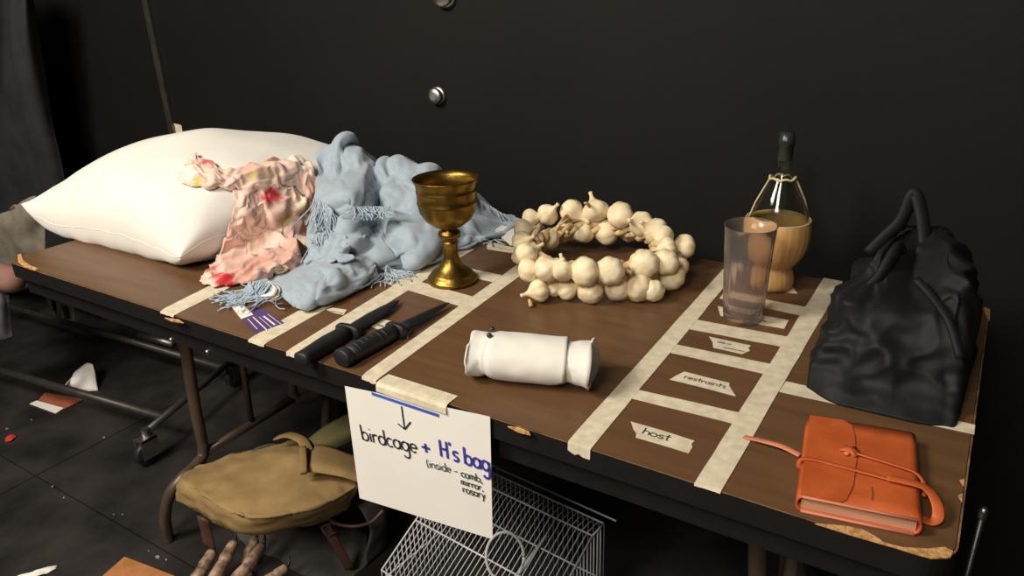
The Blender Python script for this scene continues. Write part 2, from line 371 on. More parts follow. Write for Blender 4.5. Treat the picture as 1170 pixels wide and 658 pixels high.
def ribbon(bm, pts, wd, nrm, k=3):
    pts = smoothpath(pts, k); L = []; R_ = []
    for i, p in enumerate(pts):
        t = (pts[min(i+1, len(pts)-1)]-pts[max(i-1, 0)])
        if t.length < 1e-9: t = Vector((1, 0, 0))
        s = nrm.cross(t.normalized())*wd/2; L.append(bm.verts.new(p+s)); R_.append(bm.verts.new(p-s))
    for i in range(len(pts)-1): bm.faces.new((L[i], L[i+1], R_[i+1], R_[i]))
def write(text, p0, p1, hgt, nrm, wd, m, parent, nm='handwriting'):
    """text along the 3D baseline p0-p1, letters hgt metres tall"""
    nrm = nrm.normalized(); ex = (p1-p0); W = ex.length; ex = ex.normalized(); ey = nrm.cross(ex)
    tot = sum(GL[c][0] for c in text); k = W/tot; x = 0; bm = bmesh.new()
    for c in text:
        for st in GL[c][1]:
            ribbon(bm, [p0+ex*(x+px*k)+ey*(py*hgt)+nrm*.0004 for px, py in st], wd, nrm)
        x += GL[c][0]*k
    return obj(nm, bm, m, parent, smooth=False)
UPZ = Vector((0, 0, 1))
LG = 'handwritten tape labels on the table'
def label_on(pix, lab, texts, nm='tape_label'):
    o, z = tapestrip(pix, lab, nm, grp=LG)
    for t, a, b, hg, wd, m in texts:
        write(t, zp(*a, z-H+.0002), zp(*b, z-H+.0002), hg, UPZ, wd, m, o)
label_on([(720.7, 481.7), (757, 492), (793.6, 503.8), (790, 507), (791, 511), (786.8, 518), (756, 508.5), (726.4, 500), (727, 495), (724, 491)], 'torn tape label reading host, nearest the front edge of the table', [('host', (733, 495), (765, 504), .014, .0018, 'green')])
label_on([(765, 433.8), (773, 429), (782, 424.7), (810, 432), (833.5, 437.7), (833, 441), (840.8, 453), (803, 443)], 'torn tape label reading restraints', [('restraints', (781, 432), (829, 444), .011, .0013, 'green')])
label_on([(810, 384.8), (834, 390), (858, 395), (855, 398), (857, 401), (848, 405), (831, 401), (815, 397.5), (814, 391)], 'torn tape label with two short grey scribbled words, behind the restraints label', [('@@ ~', (819, 391.5), (835, 394.5), .009, .001, 'grey_ink'), ('~~~', (826, 397.5), (851, 402.5), .006, .001, 'green')])
label_on([(820, 350), (867, 360), (901, 366), (896, 376), (862, 370), (823, 361)], 'tape label partly under the plastic tumbler', [('l~', (870, 367), (876, 368.5), .009, .001, 'green')])
label_on([(882, 326), (905, 327), (911, 336), (896, 334)], 'tape label end sticking out from under the wine bottle', [])
label_on([(372.8, 354.3), (380, 352), (396.5, 354.5), (392.4, 360.2), (382, 358)], 'tiny tape label left of the knives, between two long tape strips', [('~~~', (377, 355.5), (391, 358.5), .007, .001, 'grey_ink')])
label_on([(422.6, 373), (435.7, 364.7), (454, 369), (472, 376), (466, 387), (435, 378)], 'tape label showing between and under the two black knives', [('~~', (430, 372), (446, 376), .009, .0014, 'green')])
label_on([(556, 280.5), (561, 277), (592, 284), (588, 289.5), (556.5, 284.8)], 'tape label partly under the left side of the garlic wreath', [('~~~', (562, 282), (582, 286), .006, .001, 'grey_ink')])

# ------------------------------------------------------------------ paper sign
SY = -.004
c4 = [yp(394, 441, SY), yp(560, 476, SY), yp(563, 616, SY-.004), yp(411, 569, SY-.004)]
sg = thing('paper_sign', 'white paper sign with arrow and handwriting taped to the front edge of the table', 'sign', ((c4[0].x+c4[1].x)/2, SY, c4[3].z))
n = 12; bm = bmesh.new(); gv = []
for i in range(n+1):
    row = []
    for j in range(n+1):
        p = c4[0].lerp(c4[1], j/n).lerp(c4[3].lerp(c4[2], j/n), i/n); row.append(bm.verts.new(p))
    gv.append(row)
for i in range(n):
    for j in range(n): bm.faces.new((gv[i][j], gv[i][j+1], gv[i+1][j+1], gv[i+1][j]))
solid(obj('paper_sheet', bm, 'paper', sg, smooth=False), .0004)
ex = (c4[1]-c4[0]).normalized(); SN = (c4[1]-c4[0]).cross(c4[3]-c4[0]).normalized()
if SN.y > 0: SN = -SN
so = c4[0]+SN*.0012
def sp(u, v): return plp(u, v, so, SN)
for t, a, b, hg, wd, m in (('birdcage', (414, 502), (478, 518), .027, .0027, 'ink'), ('+', (482, 517), (493, 520), .026, .0042, 'blue'), ("H's bag", (503, 521), (561, 539), .028, .0040, 'blue'),
                           ('(inside', (488, 533), (516, 540), .014, .0016, 'green'), ('-', (519, 541), (524, 542), .014, .0016, 'green'), ('comb,', (527, 544), (552, 552), .013, .0018, 'green'),
                           ('mirror,', (527, 553), (553, 561), .012, .0018, 'green'), ('rosary', (529, 562), (555, 570), .013, .0018, 'green')):
    write(t, sp(*a), sp(*b), hg, SN, wd, m, sg)
bm = bmesh.new(); ribbon(bm, [sp(458.5, 464), sp(462, 489)], .0026, SN); ribbon(bm, [sp(454.5, 484), sp(462.5, 490.5)], .0026, SN); ribbon(bm, [sp(462.5, 490.5), sp(469, 482)], .0026, SN)
obj('arrow', bm, 'ink', sg, smooth=False)
bm = bmesh.new(); ribbon(bm, [sp(424.5, 449.5), sp(501.5, 475)], .0052, SN); obj('blue_line', bm, 'bluetape', sg, smooth=False)
# tape that holds the sign: lies on the table, folds over the edge, sticks to the paper
a, b = zp(426, 440), zp(510, 466)
X0, X1 = a.x, b.x; bm = bmesh.new(); rows = []
for y, z in ((.022, H+.0012), (.002, H+.0012), (-.0035, H+.0006), (-.0068, H-.004), (-.0076, H-.013)):
    rows.append([bm.verts.new((X0+(X1-X0)*k/8+(.004*math.sin(k*2.1) if k in (0, 8) else 0), y, z)) for k in range(9)])
for r0, r1 in zip(rows, rows[1:]):
    for k in range(8): bm.faces.new((r0[k], r0[k+1], r1[k+1], r1[k]))
tag(solid(obj('tape_strip', bm, 'tape', smooth=False), .0003), 'strip of tape holding the paper sign over the table edge', 'tape')

# ------------------------------------------------------------------ pillow
def pil_uv(x, y):
    t = (y-.14)/.56; xl = -.13+.13*t; xr = .46+.13*t
    return 2*(x-xl)/(xr-xl)-1, 2*t-1
def pil_top(u, v):
    return .062+.158*(max(0, 1-u*u)**.42)*(max(0, 1-v*v)**.45)
def pillow_h(x, y):
    u, v = pil_uv(x, y)
    return pil_top(u, v) if abs(u) < 1 and abs(v) < 1 else 0
def build_pillow():
    bm = bmesh.new(); n = 64
    def pt(i, j, top):
        u = math.sin(math.pi/2*(2*i/n-1)); v = math.sin(math.pi/2*(2*j/n-1))
        uu = u*(1-.05*(1-v*v)*abs(u)**3)*1.02; vv = v*(1-.05*(1-u*u)*abs(v)**3)*1.02
        t = (vv+1)/2; xl = -.13+.13*t; xr = .46+.13*t; x = xl+(xr-xl)*(uu+1)/2; y = .14+.56*t
        cor = (abs(u)*abs(v))**6
        zm = .062+.008*math.sin(3*u+1)*(abs(v)**4)-.018*cor*(1 if u > 0 else -1)-.022*(max(0, -v)**3)*(1-abs(u)**6)
        f = (max(0, 1-u*u)**.42)*(max(0, 1-v*v)**.45)
        q = Vector((x*7, y*7, 3)); wr = noise.noise(q)*.012*f+noise.noise(Vector((x*22, y*22, 1)))*.006*max(abs(u), abs(v))**3
        wr += .010*(.4-abs(noise.noise(Vector((x*14, y*5, 9)))))*max(0, max(abs(u), abs(v))-.45)*f**.4*1.6
        z = zm+.158*f+wr if top else max(.0006, zm-.11*f**.8+.008*noise.noise(Vector((x*20, y*20, 5)))*f**.3)
        return Vector((x, y, H+z))
    T = [[bm.verts.new(pt(i, j, True)) for j in range(n+1)] for i in range(n+1)]
    B = [[T[i][j] if i in (0, n) or j in (0, n) else bm.verts.new(pt(i, j, False)) for j in range(n+1)] for i in range(n+1)]
    for g in (T, B):
        for i in range(n):
            for j in range(n):
                try: bm.faces.new((g[i][j], g[i+1][j], g[i+1][j+1], g[i][j+1]))
                except ValueError: pass
    t = thing('pillow', 'plump white bed pillow on the left end of the table', 'pillow', (.2, .42, H))
    edge = [T[0][j].co.copy() for j in range(n+1)]+[T[i][n].co.copy() for i in range(1, n+1)]+[T[n][j].co.copy() for j in range(n-1, -1, -1)]+[T[i][0].co.copy() for i in range(n-1, 0, -1)]
    obj('pillow_case', bm, 'pillow', t)
    obj('seam', tube(edge+[edge[0]], .0008, 6), 'pillow', t)
build_pillow()
def march(u, v, S, lift=0):
    d = Vector(pray(u, v)).normalized(); c = Vector(CAM); t = .8
    while t < 4:
        p = c+d*t
        if p.z-H <= S(p.x, p.y)+lift: return p
        t += .002
    return zp(u, v, lift)

def settle(o, colliders, frames=18, grow=.2, grav=.6, bend=.6, thick=.0025, selfc=False, hold=None):
    """let a laid-out cloth grow and settle into its own creases on what it lies on"""
    cm = []
    for q in colliders:
        m_ = q.modifiers.new('c', 'COLLISION'); q.collision.thickness_outer = .003; q.collision.cloth_friction = 25; cm.append((q, m_))
    md = o.modifiers.new('cloth', 'CLOTH'); st = md.settings
    if hold:                              # (columns per row, step, weight): sparse places where the cloth stays put
        nc, k_, wt = hold; vg = o.vertex_groups.new(name='hold')
        vg.add([i for i in range(len(o.data.vertices)) if (i//nc) % k_ == 0 and (i % nc) % k_ == 0], wt, 'REPLACE')
        st.vertex_group_mass = 'hold'; st.pin_stiffness = 1
    st.quality = 6; st.mass = .12; st.tension_stiffness = 12; st.compression_stiffness = 12; st.shear_stiffness = 4; st.bending_stiffness = bend
    st.air_damping = 3; st.effector_weights.gravity = grav; st.shrink_min = -grow; st.shrink_max = -grow
    cs = md.collision_settings; cs.collision_quality = 3; cs.distance_min = .002; cs.use_self_collision = selfc; cs.self_distance_min = thick
    md.point_cache.frame_start = 1; md.point_cache.frame_end = frames+2
    for f in range(1, frames+1): SC.frame_set(f)
    dg = bpy.context.evaluated_depsgraph_get()
    me = bpy.data.meshes.new_from_object(o.evaluated_get(dg)); old = o.data
    o.modifiers.remove(md); o.vertex_groups.clear(); o.data = me; bpy.data.meshes.remove(old)
    for p in me.polygons: p.use_smooth = True
    for q, m_ in cm: q.modifiers.remove(m_)
    sb = o.modifiers.new('smooth', 'SUBSURF'); sb.levels = sb.render_levels = 1
    SC.frame_set(1); return o
def support(grid, down):                  # temporary body under a heap, removed once the cloth has settled
    bm = sheet(bmesh.new(), [[p-UPZ*down for p in r] for r in grid], 4); return obj('support', bm, 'shawl')
plate = obj('support', box(bmesh.new(), (-.3, -.3, H-.05), (2.2, 1.0, H+.0005)), 'shawl')
pill = bpy.data.objects['pillow_case']
# ------------------------------------------------------------------ blue shawl
SH = thing('fringed_shawl', 'crumpled blue-grey wool shawl with knotted fringe, heaped beside the pillow', 'shawl', (.7, .4, H))
V3 = lambda x, y, z: Vector((x, y, H+z))
g = [[V3(.50, .68, .02), V3(.55, .70, .05), V3(.60, .71, .05), V3(.62, .71, .05), V3(.66, .72, .06), V3(.70, .72, .05), V3(.75, .725, .03), V3(.82, .73, .012), V3(.875, .735, .004)],
     [yp(366, 172, .56), yp(391, 151, .57), yp(411, 163, .585), yp(430, 180, .58), yp(450, 169, .60), yp(477, 177, .61), yp(508, 192, .63), yp(548, 226, .66), yp(584, 249, .70)],
     [yp(360, 197, .48), yp(388, 186, .50), yp(412, 189, .49), yp(428, 196, .53), yp(449, 190, .55), yp(480, 197, .54), yp(508, 212, .59), yp(545, 240, .62), yp(580, 259, .66)],
     [zp(358, 218, .125), zp(384, 205, .165), zp(408, 207, .16), zp(428, 214, .115), zp(452, 207, .14), zp(478, 214, .13), zp(510, 232, .08), zp(542, 250, .05), zp(575, 264, .006)],
     [zp(356, 238, .10), zp(380, 228, .12), zp(404, 226, .125), zp(426, 228, .10), zp(450, 228, .11), zp(478, 234, .10), zp(508, 248, .06), zp(540, 258, .03), zp(568, 268, .004)],
     [zp(354, 256, .07), zp(378, 250, .08), zp(402, 247, .105), zp(424, 248, .07), zp(450, 250, .085), zp(480, 255, .085), zp(510, 262, .045), zp(536, 266, .02), zp(560, 271, .004)],
     [zp(352, 274, .05), zp(374, 272, .05), zp(398, 270, .075), zp(424, 268, .07), zp(452, 272, .065), zp(480, 274, .06), zp(506, 276, .03), zp(530, 273, .01), zp(552, 274, .004)],
     [zp(350, 290, .03), zp(372, 291, .03), zp(398, 290, .045), zp(425, 291, .035), zp(455, 293, .02), zp(480, 292, .02), zp(499, 287, .006), zp(522, 280, .004), zp(546, 278, .004)],
     [zp(352, 296, .004), zp(374, 297, .01), zp(400, 298, .02), zp(428, 297, .004), zp(456, 298, .003), zp(480, 296, .003), zp(499, 290, .003), zp(522, 282, .003), zp(546, 279, .003)]]
bm = sheet(bmesh.new(), g, 8, .010, 11, 2, (1, 1.6, 1), zmin=H+.006, fold=(4, 7, 2.6))
sup = support(g, .03); sup.location.z = -.0
heap = settle(obj('cloth_heap', bm, 'shawl', SH), [plate, pill, sup], 24, .2, 1, .35, hold=(65, 16, .5)); solid(heap, .003)
bpy.data.objects.remove(sup)
g = [[zp(300, 318, .008), zp(328, 304, .012), zp(358, 287, .02), zp(392, 274, .03), zp(420, 272, .03)],
     [zp(308, 318, .03), zp(336, 308, .045), zp(366, 296, .055), zp(398, 284, .06), zp(424, 282, .05)],
     [zp(312, 324, .038), zp(345, 316, .052), zp(376, 304, .058), zp(404, 294, .055), zp(428, 292, .04)],
     [zp(318, 333, .03), zp(350, 330, .042), zp(383, 317, .045), zp(411, 305, .04), zp(434, 299, .03)],
     [zp(325, 341, .006), zp(352, 347, .006), zp(388, 329, .008), zp(417, 316, .008), zp(440, 308, .006)],
     [zp(326, 338, .002), zp(350, 340, .002), zp(384, 325, .002), zp(410, 314, .002), zp(432, 306, .002)]]
bm = sheet(bmesh.new(), g, 8, .006, 16, 5, (1, 1.5, 1), zmin=H+.006, fold=(1, 4, 2))
sup = support(g[:5], .022)
fold_ = settle(obj('folded_end', bm, 'shawl', SH), [plate, sup], 20, .07, 1, .35, hold=(33, 16, .5)); solid(fold_, .003)
bpy.data.objects.remove(sup)
g = [[zp(352, 268, .06), zp(364, 262, .075), zp(380, 262, .08), zp(398, 266, .08)], [zp(348, 288, .04), zp(366, 284, .055), zp(386, 280, .07), zp(404, 280, .07)], [zp(345, 308, .012), zp(362, 306, .02), zp(384, 300, .05), zp(408, 296, .055)]]
o = obj('inner_fold', sheet(bmesh.new(), g, 8, .008, 18, 8, zmin=H+.003), 'shawl', SH); settle(o, [fold_], 10, .18, .5, .35, hold=(25, 8, .5)); solid(o, .003)
def fringe(starts, direction, length, n, spread=.5, curl=.25, rad=.0011, zl=None):
    """yarn ends hanging from a polyline of 3D points"""
    bm = bmesh.new(); d0 = Vector(direction).normalized()
    for i in range(n):
        s = random.random()*(len(starts)-1); k = min(int(s), len(starts)-2); p = starts[k].lerp(starts[k+1], s-k).copy()
        ang = random.gauss(0, spread); d = Matrix.Rotation(ang, 3, 'Z') @ d0; pts = [p.copy()]; L_ = length*random.uniform(.6, 1.15)
        for j in range(6):
            d = Matrix.Rotation(random.gauss(0, curl), 3, 'Z') @ d
            p = p+d*(L_/6); gz = H+.002+random.random()*.004
            p.z = max(gz, p.z-(.012 if zl is None else zl)); pts.append(p.copy())
        loft(bm, smoothpath(pts, 3), rad, n=5)
    o = obj('fringe', bm, 'fringe', SH); o['kind'] = 'stuff'
fringe([zp(318, 330, .02), zp(305, 318, .03), zp(285, 322, .02), zp(292, 334, .01)], zp(258, 336)-zp(305, 322), .075, 85, .45)
fringe([zp(428, 300, .02), zp(442, 300, .02), zp(440, 312, .01)], zp(490, 322)-zp(440, 304), .07, 60, .6, .35)
fringe([yp(548, 228, .66), yp(584, 250, .70), zp(562, 268, .01), zp(545, 262, .02)], zp(600, 262)-zp(552, 256), .06, 120, .8, .4)
fringe([zp(402, 236, .125), zp(424, 236, .115), zp(446, 236, .115)], zp(424, 255)-zp(424, 236), .035, 60, .5, .5, .0013, .003)
fringe([zp(358, 226, .13), zp(372, 232, .12), zp(380, 240, .11)], zp(352, 262)-zp(365, 232), .05, 60, .5, .4, .0013, .008)
fringe([zp(358, 268, .07), zp(374, 266, .07), zp(386, 264, .075)], zp(360, 290)-zp(368, 266), .05, 45, .5, .4, .0012, .009)
fringe([zp(455, 296, .01), zp(480, 295, .01), zp(500, 288, .008)], zp(490, 302)-zp(480, 292), .02, 40, .6, .5)
for off, zz in ((-5, .030), (0, .024), (5, .018)):
    g = []
    for dx in (0, 5.5):
        g.append([zp(303+off+dx*.1, 340+off*.5+dx*.25, zz*.7), zp(313+off+dx*.5, 336+off*.35+dx*.5, zz+.004), zp(317+off+dx*.6, 328+off*.2+dx*.4, zz+.007), zp(309+off*.9+dx*.5, 321+off*.2+dx*.1, zz+.005)])
    solid(obj('care_label', sheet(bmesh.new(), g, 5), 'paper', SH, label='small white fabric label'), .0006)
q = [zp(564.5, 263, .012), zp(574, 257.4, .016), zp(587, 261, .014), zp(588, 271, .008), zp(584, 281, .003), zp(575, 273, .006)]
bm = bmesh.new(); bm.faces.new([bm.verts.new(p) for p in q]); solid(obj('paper_tag', bm, 'paper', SH, smooth=False, label='plain white paper tag'), .0008)

# swing tag beside the shawl
TG = thing('swing_tag', 'purple and white printed swing tag lying in front of the blue shawl', 'tag', zp(294, 365))
obj('tag_card', slab([zp(u, v)[:2] for u, v in ((276, 365), (287, 355), (300, 353.7), (324.5, 369.5), (293, 381.5))], H+.0006, H+.0016), 'purple', TG, smooth=False)
obj('price_sticker', slab([zp(u, v)[:2] for u, v in ((265, 351.4), (278, 349), (289.6, 360.5), (276, 365.5))], H+.0008, H+.0021), 'paper', TG, smooth=False)
bm = bmesh.new()
for a, b, wd in (((289, 362), (305, 377), .0022), ((283, 364), (294, 376), .0014), ((301, 361), (314, 371), .0035), ((296, 362), (311, 375), .001), ((306, 359), (321, 370), .0012)):
    ribbon(bm, [zp(*a, .002), zp(*b, .002)], wd, UPZ)
obj('printed_lines', bm, 'paper', TG, smooth=False)
bm = bmesh.new()
for cx in (275, 282): ribbon(bm, [zp(cx+3.2*math.cos(a*.7), 356.5+2.6*math.sin(a*.7), .0024) for a in range(9)], .0006, UPZ, 2)
obj('printed_price', bm, 'grey_ink', TG, smooth=False)
obj('tag_string', tube([zp(289, 354, .003), zp(295, 348, .008), zp(302, 342, .014)], .0012, 6, 4), 'purple', TG)

# ------------------------------------------------------------------ pink floral scarf
PK = thing('floral_scarf', 'sheer pink floral scarf crumpled over the right side of the pillow', 'scarf', (.5, .3, H))
def pg(rows, S=pillow_h): return [[march(u, v, S, l) for u, v, l in r] for r in rows]
SPOTS = [(312, 222, .014, (190, 40, 52)), (308, 226, .012, (196, 48, 58)), (255, 318, .020, (206, 44, 52)), (262, 322, .016, (200, 40, 48)), (248, 312, .012, (210, 70, 70)), (237, 181, .016, (214, 92, 96)), (240, 302, .014, (206, 84, 92)),
         (293, 289, .012, (120, 118, 84)), (298, 292, .008, (90, 96, 60)), (346, 243, .010, (96, 112, 74)), (224, 205, .012, (206, 186, 110)), (297, 196, .014, (216, 190, 104)), (290, 202, .012, (220, 196, 120)), (325, 250, .014, (222, 196, 122)), (328, 262, .012, (214, 180, 96)), (345, 236, .016, (240, 226, 190)), (320, 265, .010, (214, 190, 110)), (214, 196, .018, (240, 226, 210))]
def paint(o):
    me = o.data; ca = me.color_attributes.new('Col', 'FLOAT_COLOR', 'POINT')
    sp_ = [(Vector((u, v)), r, Vector(lin(c))) for u, v, r, c in SPOTS]
    w_ = [Vector(march(u, v, pillow_h, .02)) for u, v, r, c in SPOTS]
    base = Vector(lin((232, 198, 182))); deep = Vector(lin((216, 164, 146))); pale = Vector(lin((238, 222, 206))); yel = Vector(lin((222, 202, 150)))
    for i, v in enumerate(me.vertices):
        p = v.co; n1 = noise.noise(p*9); n2 = noise.noise(p*14+Vector((5, 2, 1)))
        c = base.lerp(deep, max(0, min(1, n1*1.6+.3))).lerp(pale, max(0, min(1, n2*2.2-.2))).lerp(yel, max(0, min(.8, noise.noise(p*17+Vector((9, 9, 9)))*3-1)))
        for (uv, r, cc), q in zip(sp_, w_):
            d = (p-q).length*(1+.5*noise.noise(p*60)); f = max(0, min(1, (r*1.35-d)/(r*.35)))
            c = c.lerp(cc, f)
        ca.data[i].color = (c.x, c.y, c.z, 1)
g = pg([[(216, 180, .004), (226, 174, .012), (244, 182, .02), (264, 190, .02), (286, 183, .024), (312, 176, .03), (338, 174, .035), (356, 182, .035), (365, 200, .03)],
        [(210, 187, .014), (224, 184, .03), (244, 191, .036), (266, 197, .04), (290, 191, .048), (316, 184, .055), (338, 182, .05), (354, 190, .045), (364, 210, .035)],
        [(205, 196, .012), (224, 196, .026), (246, 200, .034), (268, 204, .036), (294, 203, .036), (320, 195, .038), (340, 191, .034), (354, 200, .03), (363, 222, .03)],
        [(204, 204, .006), (224, 205, .014), (246, 208, .022), (268, 210, .024), (294, 212, .024), (320, 203, .02), (338, 201, .018), (351, 212, .022), (360, 232, .026)],
        [(212, 210, .002), (230, 213, .004), (250, 214, .004), (270, 213, .008), (296, 217, .01), (320, 211, .008), (337, 210, .008), (347, 222, .012), (357, 240, .02)]])
GB_ = g
g = pg([[(264, 214, .004), (280, 212, .02), (296, 210, .01), (312, 207, .03), (332, 208, .012), (350, 222, .03), (362, 235, .02)],
        [(266, 232, .006), (281, 226, .035), (294, 232, .01), (306, 224, .045), (328, 228, .025), (346, 238, .05), (358, 250, .02)],
        [(260, 252, .008), (278, 246, .04), (292, 250, .012), (304, 246, .05), (326, 246, .03), (344, 252, .05), (357, 266, .02)],
        [(254, 270, .008), (272, 264, .035), (290, 266, .02), (304, 262, .05), (322, 264, .05), (340, 268, .055), (356, 280, .015)],
        [(247, 288, .010), (266, 284, .03), (284, 280, .03), (302, 278, .055), (318, 278, .04), (334, 282, .05), (348, 290, .01)],
        [(238, 302, .012), (256, 300, .025), (276, 296, .04), (296, 292, .04), (314, 292, .05), (330, 292, .04), (346, 298, .012)],
        [(230, 314, .010), (250, 312, .02), (272, 307, .03), (292, 303, .045), (312, 300, .04), (330, 300, .03), (345, 303, .012)],
        [(229, 322, .006), (248, 324, .008), (270, 320, .015), (292, 315, .02), (314, 309, .02), (332, 306, .018), (345, 306, .01)],
        [(236, 327, .002), (256, 328, .003), (274, 324, .006), (294, 319, .008), (314, 312, .008), (332, 309, .008), (345, 308, .006)]])
def zf(x, y):
    u, v = pil_uv(x, y); m_ = max(abs(u), abs(v))
    return H+(pil_top(u, v)+.004 if m_ < .93 else .004)
o = settle(obj('hanging_end', sheet(bmesh.new(), g, 8, .008, 24, 6, (1.5, .8, .8), zfun=zf), 'pink', PK), [plate, pill], 18, .26, .8, .1, hold=(49, 8, .5)); paint(o); solid(o, .0012)
o2 = settle(obj('wrapped_band', sheet(bmesh.new(), GB_, 8, .006, 20, 3, (1, 1.8, 1), zfun=zf), 'pink', PK), [plate, pill], 18, .2, .8, .1, hold=(65, 8, .5)); paint(o2); solid(o2, .0012)
bpy.data.objects.remove(plate)

# ------------------------------------------------------------------ knives
def knife(butt, tip, z0, prof, guard, label, kind):
    a, b = zp(*butt, z0), zp(*tip, z0*.6); L_ = (b-a).length; t = thing('rubber_knife', label, 'knife', (a.x, a.y, H), 'black rubber training knives')
    def seg(nm, pr, n=14, power=2): obj(nm, loft(bmesh.new(), [a.lerp(b, s)+Vector((0, 0, dz)) for s, w_, h, dz in pr], [(w_, h) for s, w_, h, dz in pr], n=n, power=power), 'rubber', t)
    for nm, pr, pw in prof: seg(nm, pr, 16, pw)
    if kind:
        for i in range(6):
            s = .12+.045*i; p = a.lerp(b, s); d = (b-a).normalized()*.0018
            obj('grip_ring', loft(bmesh.new(), [p-d, p+d], [(.0165, .0145)]*2, n=16), 'rubber', t)
    return t
knife((343, 411), (456, 343), .013, [
    ('handle', [(0, .012, .009, 0), (.01, .0145, .011, 0), (.05, .013, .011, 0), (.12, .014, .0115, 0), (.25, .0165, .012, 0), (.36, .0145, .0115, 0), (.42, .014, .011, 0)], 2.6),
    ('guard', [(.42, .016, .011, 0), (.428, .024, .0125, 0), (.455, .025, .0125, 0), (.465, .017, .011, 0)], 3),
    ('blade', [(.46, .0135, .007, 0), (.52, .014, .0065, 0), (.70, .0155, .006, 0), (.85, .0125, .005, 0), (.95, .007, .004, 0), (1.0, .001, .001, 0)], 1.5)], 0,
    'black rubber knife with a broad blade, left of the pair and overhanging the table edge', False)
knife((389, 410), (513, 346), .015, [
    ('pommel', [(0, .0155, .013, 0), (.006, .0172, .0146, 0), (.05, .0172, .0146, 0), (.06, .0155, .0135, 0)], 2.2),
    ('handle', [(.055, .0155, .0135, 0), (.12, .016, .014, 0), (.25, .0165, .0142, 0), (.40, .0145, .013, 0), (.46, .0135, .0125, 0)], 2.2),
    ('guard', [(.45, .0145, .012, 0), (.458, .021, .0135, 0), (.485, .021, .0135, 0), (.495, .013, .010, 0)], 3),
    ('blade', [(.48, .0125, .008, 0), (.60, .012, .0075, 0), (.80, .0095, .006, 0), (.94, .0055, .004, 0), (1.0, .001, .001, 0)], 1.5)], 0,
    'black rubber knife with ringed grip and round pommel, right of the pair', True)

# ------------------------------------------------------------------ goblet
c = zp(517, 321); GB = thing('brass_goblet', 'aged brass goblet with engraved bowl standing on the taped square', 'goblet', (c.x, c.y, H))
cc = (c.x, c.y, H+.0008)
obj('foot', lathe(bmesh.new(), [(.001, 0), (.047, 0), (.0485, .004), (.047, .009), (.043, .011), (.042, .016), (.038, .020), (.030, .025), (.022, .034), (.0165, .046), (.0155, .05)], 48, cc), 'brass', GB)
obj('stem', lathe(bmesh.new(), [(.0155, .049), (.014, .058), (.0145, .074), (.0165, .078), (.0165, .081), (.014, .083), (.0145, .087), (.0205, .091), (.022, .096), (.0205, .101), (.014, .105), (.0145, .112)], 40, cc), 'brass', GB)
obj('bowl', lathe(bmesh.new(), [(.001, .108), (.014, .108), (.028, .114), (.044, .126), (.0525, .141), (.0555, .156), (.0565, .158), (.0565, .161), (.0555, .163), (.056, .178), (.057, .180), (.057, .183), (.056, .185), (.0575, .194), (.061, .202), (.0625, .205),
     (.061, .2055), (.055, .195), (.0535, .18), (.053, .16), (.05, .142), (.042, .129), (.027, .117), (.001, .113)], 56, cc, flute=lambda a, r, z: 1+(.004*math.sin(28*a) if .118 < z < .150 and r > .03 else 0)+(.003*math.sin(36*a+z*500) if .163 < z < .178 and r > .0545 else 0)), 'brass', GB)

# ------------------------------------------------------------------ garlic wreath
GW = thing('garlic_wreath', 'ring of braided cream garlic bulbs lying on the table', 'garlic wreath', (1.2, .53, H))
def bulb_mesh(seed):
    random.seed(seed); bm = bmesh.new(); ncl = random.choice((7, 8, 9)); ph = random.random()*6
    prof = [(.0006, -.0195), (.005, -.0198), (.0075, -.0185), (.012, -.0182), (.018, -.0145), (.0225, -.007), (.0238, 0), (.0225, .007), (.0172, .014), (.0105, .0205), (.006, .026), (.0040, .032), (.0034, .038), (.0042, .043), (.0006, .0435)]
    lathe(bm, prof, 36, flute=lambda a, r, z: 1+(.10*abs(math.sin(ncl*a/2+ph))**.7-.06 if r > .008 else 0)+.02*math.sin(2*a+seed))
    me = bpy.data.meshes.new('garlic_bulb'); bmesh.ops.recalc_face_normals(bm, faces=bm.faces); bm.to_mesh(me); bm.free()
    for p in me.polygons: p.use_smooth = True
    me.materials.append(M['garlic']); return me
bulbs = [bulb_mesh(s) for s in range(4)]
random.seed(11)
BZ = [(170, 140, 45, .072), (262, 118, 50, .082), (390, 100, 56, .088), (520, 100, 60, .09), (652, 122, 62, .088), (765, 168, 58, .082), (840, 205, 58, .078), (885, 240, 52, .074), (905, 292, 46, .072), (995, 290, 56, .05),
      (445, 215, 56, .045), (580, 212, 60, .045), (345, 215, 44, .045), (268, 250, 50, .045), (700, 215, 45, .04), (130, 200, 50, .068), (128, 265, 52, .064), (150, 335, 58, .064), (160, 415, 55, .058), (215, 525, 55, .024),
      (255, 412, 60, .066), (345, 420, 55, .066), (460, 425, 70, .066), (597, 420, 66, .066), (780, 380, 66, .066), (895, 372, 60, .062), (297, 512, 42, .024), (365, 522, 48, .023), (490, 532, 60, .023), (640, 520, 60, .023), (755, 517, 66, .024), (830, 527, 52, .022), (925, 455, 64, .025), (972, 400, 44, .035),
      (120, 340, 45, .024), (200, 200, 40, .03), (940, 350, 40, .04)]
cen = Vector((1.2, .53, H+.05)); ringpts = []
